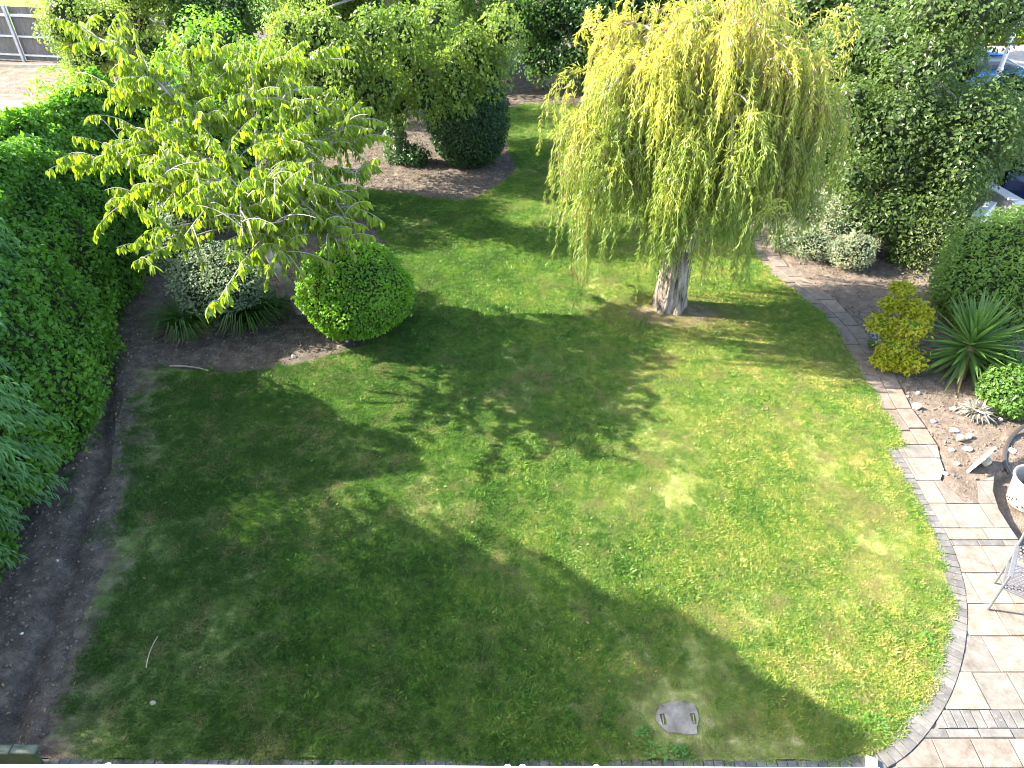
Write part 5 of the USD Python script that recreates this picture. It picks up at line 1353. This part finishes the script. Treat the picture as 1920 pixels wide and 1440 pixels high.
car('bright blue car glimpsed through the leaves beside the lamp post', (bv[0], bv[1] + .2, .025), math.radians(8), 'car_blue')
vp = G(1890, 84)
vsh = thing('verge_plants', 'low yellow-green plants on the verge behind the lamp post', 'plants', vp)
part(vsh, 'foliage', join([shell_leaves(np.random.default_rng(150 + k), vp + [dx, dy, .3], (1.0, .7, .45), 900, .16, .11, 150 + k, .3) for k, (dx, dy) in enumerate(((-.9, 0), (.4, .3), (1.6, -.1), (2.8, .2)))]), M['yellow_leaf'])
part(vsh, 'inner_foliage', join([blob(vp + [dx, dy, .3], (.85, .6, .36), 150 + k) for k, (dx, dy) in enumerate(((-.9, 0), (.4, .3), (1.6, -.1), (2.8, .2)))]), M['hedge_light'])

ww = thing('garden_wall', 'low white rendered wall with a corner, seen between the shrubs at the right', 'wall', G(1845, 400))
w0, w1, w2, w3 = G(1848, 345, .8), G(1888, 368, .8), G(1862, 372, .8), G(1826, 418, .6)
def wall(p, q, zt, th):
    v, f = bar([p[0], p[1], zt / 2], [q[0], q[1], zt / 2], th, zt, .01)
    return v, f
part(ww, 'wall', wall(w0, w1 + (w1 - w0) * .6, .8, .26), M['white_wall'])
part(ww, 'return_wall', wall(w2, w3, .74, .22), M['white_wall'])
part(ww, 'coping', bar([w0[0], w0[1], .82], [*(w1 + (w1 - w0) * .6)[:2], .82], .32, .05, .01), M['white_wall'])

# half-hidden things behind the cherry
bs = thing('blue_sheet', 'pale blue sheeting over a low heap, half hidden behind the cherry branches', 'sheeting', G(585, 440))
m = trimesh.creation.icosphere(4, 1.0)
v = np.array(m.vertices)
c0 = G(570, 425, .0)
vv_ = v * (1 + (meshkit.fbm(v * 2.2 + 3, 3, 4) - .5)[:, None] * .5)
vv_ = vv_ * [.75, .6, .8] + c0 + [0, .3, .35]
vv_[:, 2] = np.maximum(vv_[:, 2], .01)
part(bs, 'sheet', (vv_, np.array(m.faces)), M['blue_sheet'], smooth=40)
bp = G(682, 243)
bpt = thing('brown_pot', 'big rounded brown pot lying in deep shade behind the cherry tree', 'pot', bp)
v, f = lathe((0, 0, 0), [(0, .0), (.2, .0), (.34, .15), (.4, .35), (.36, .55), (.26, .66), (.28, .7), (.3, .72), (.27, .72), (.22, .66), (.22, .6), (0, .58)], 28)
part(bpt, 'shell', (np.c_[v[:, 2] - .35, v[:, 1], v[:, 0] + .38] * .85 + bp, f), M['pot_brown'], smooth=50)
bb = G(652, 252)
bbt = thing('blue_tub', 'dark blue plastic tub in deep shade next to the brown pot', 'tub', bb)
part(bbt, 'shell', lathe(bb, [(0, 0), (.2, 0), (.27, .3), (.3, .3), (.3, .33), (.25, .33), (.19, .03), (0, .03)], 28), M['blue_dark'], smooth=40)

# alike things carry one group
for base_, grp in (('stone', 'pale stones lying on the beds and lawn'), ('weed', 'small leafy weeds along the lawn edge'), ('stick', 'sticks and twigs lying about the garden'), ('background_tree', 'trees behind the far end of the garden'),
                   ('boundary_shrub', 'leafy shrubs along the right boundary'), ('tall_shrub', 'tall shrubs beyond the hedge'), ('neighbour_tree', 'trees in the neighbouring garden'), ('strap_leaf_plant', 'strap-leaved plants in the dark bed'),
                   ('conifer', 'conifers at the left edge'), ('parked_car', 'cars parked beyond the right boundary'), ('ground_cover', 'low leafy plants around the spiky plant'), ('dark_bush', 'dark evergreen plants by the ivy-clad trunk')):
    for p_ in stage.GetPrimAtPath('/World').GetChildren():
        if p_.GetName() == base_ or (p_.GetName().startswith(base_ + '_') and p_.GetName()[len(base_) + 1:].isdigit()):
            p_.SetCustomDataByKey('group', grp)
print('triangles', TRIS[0])
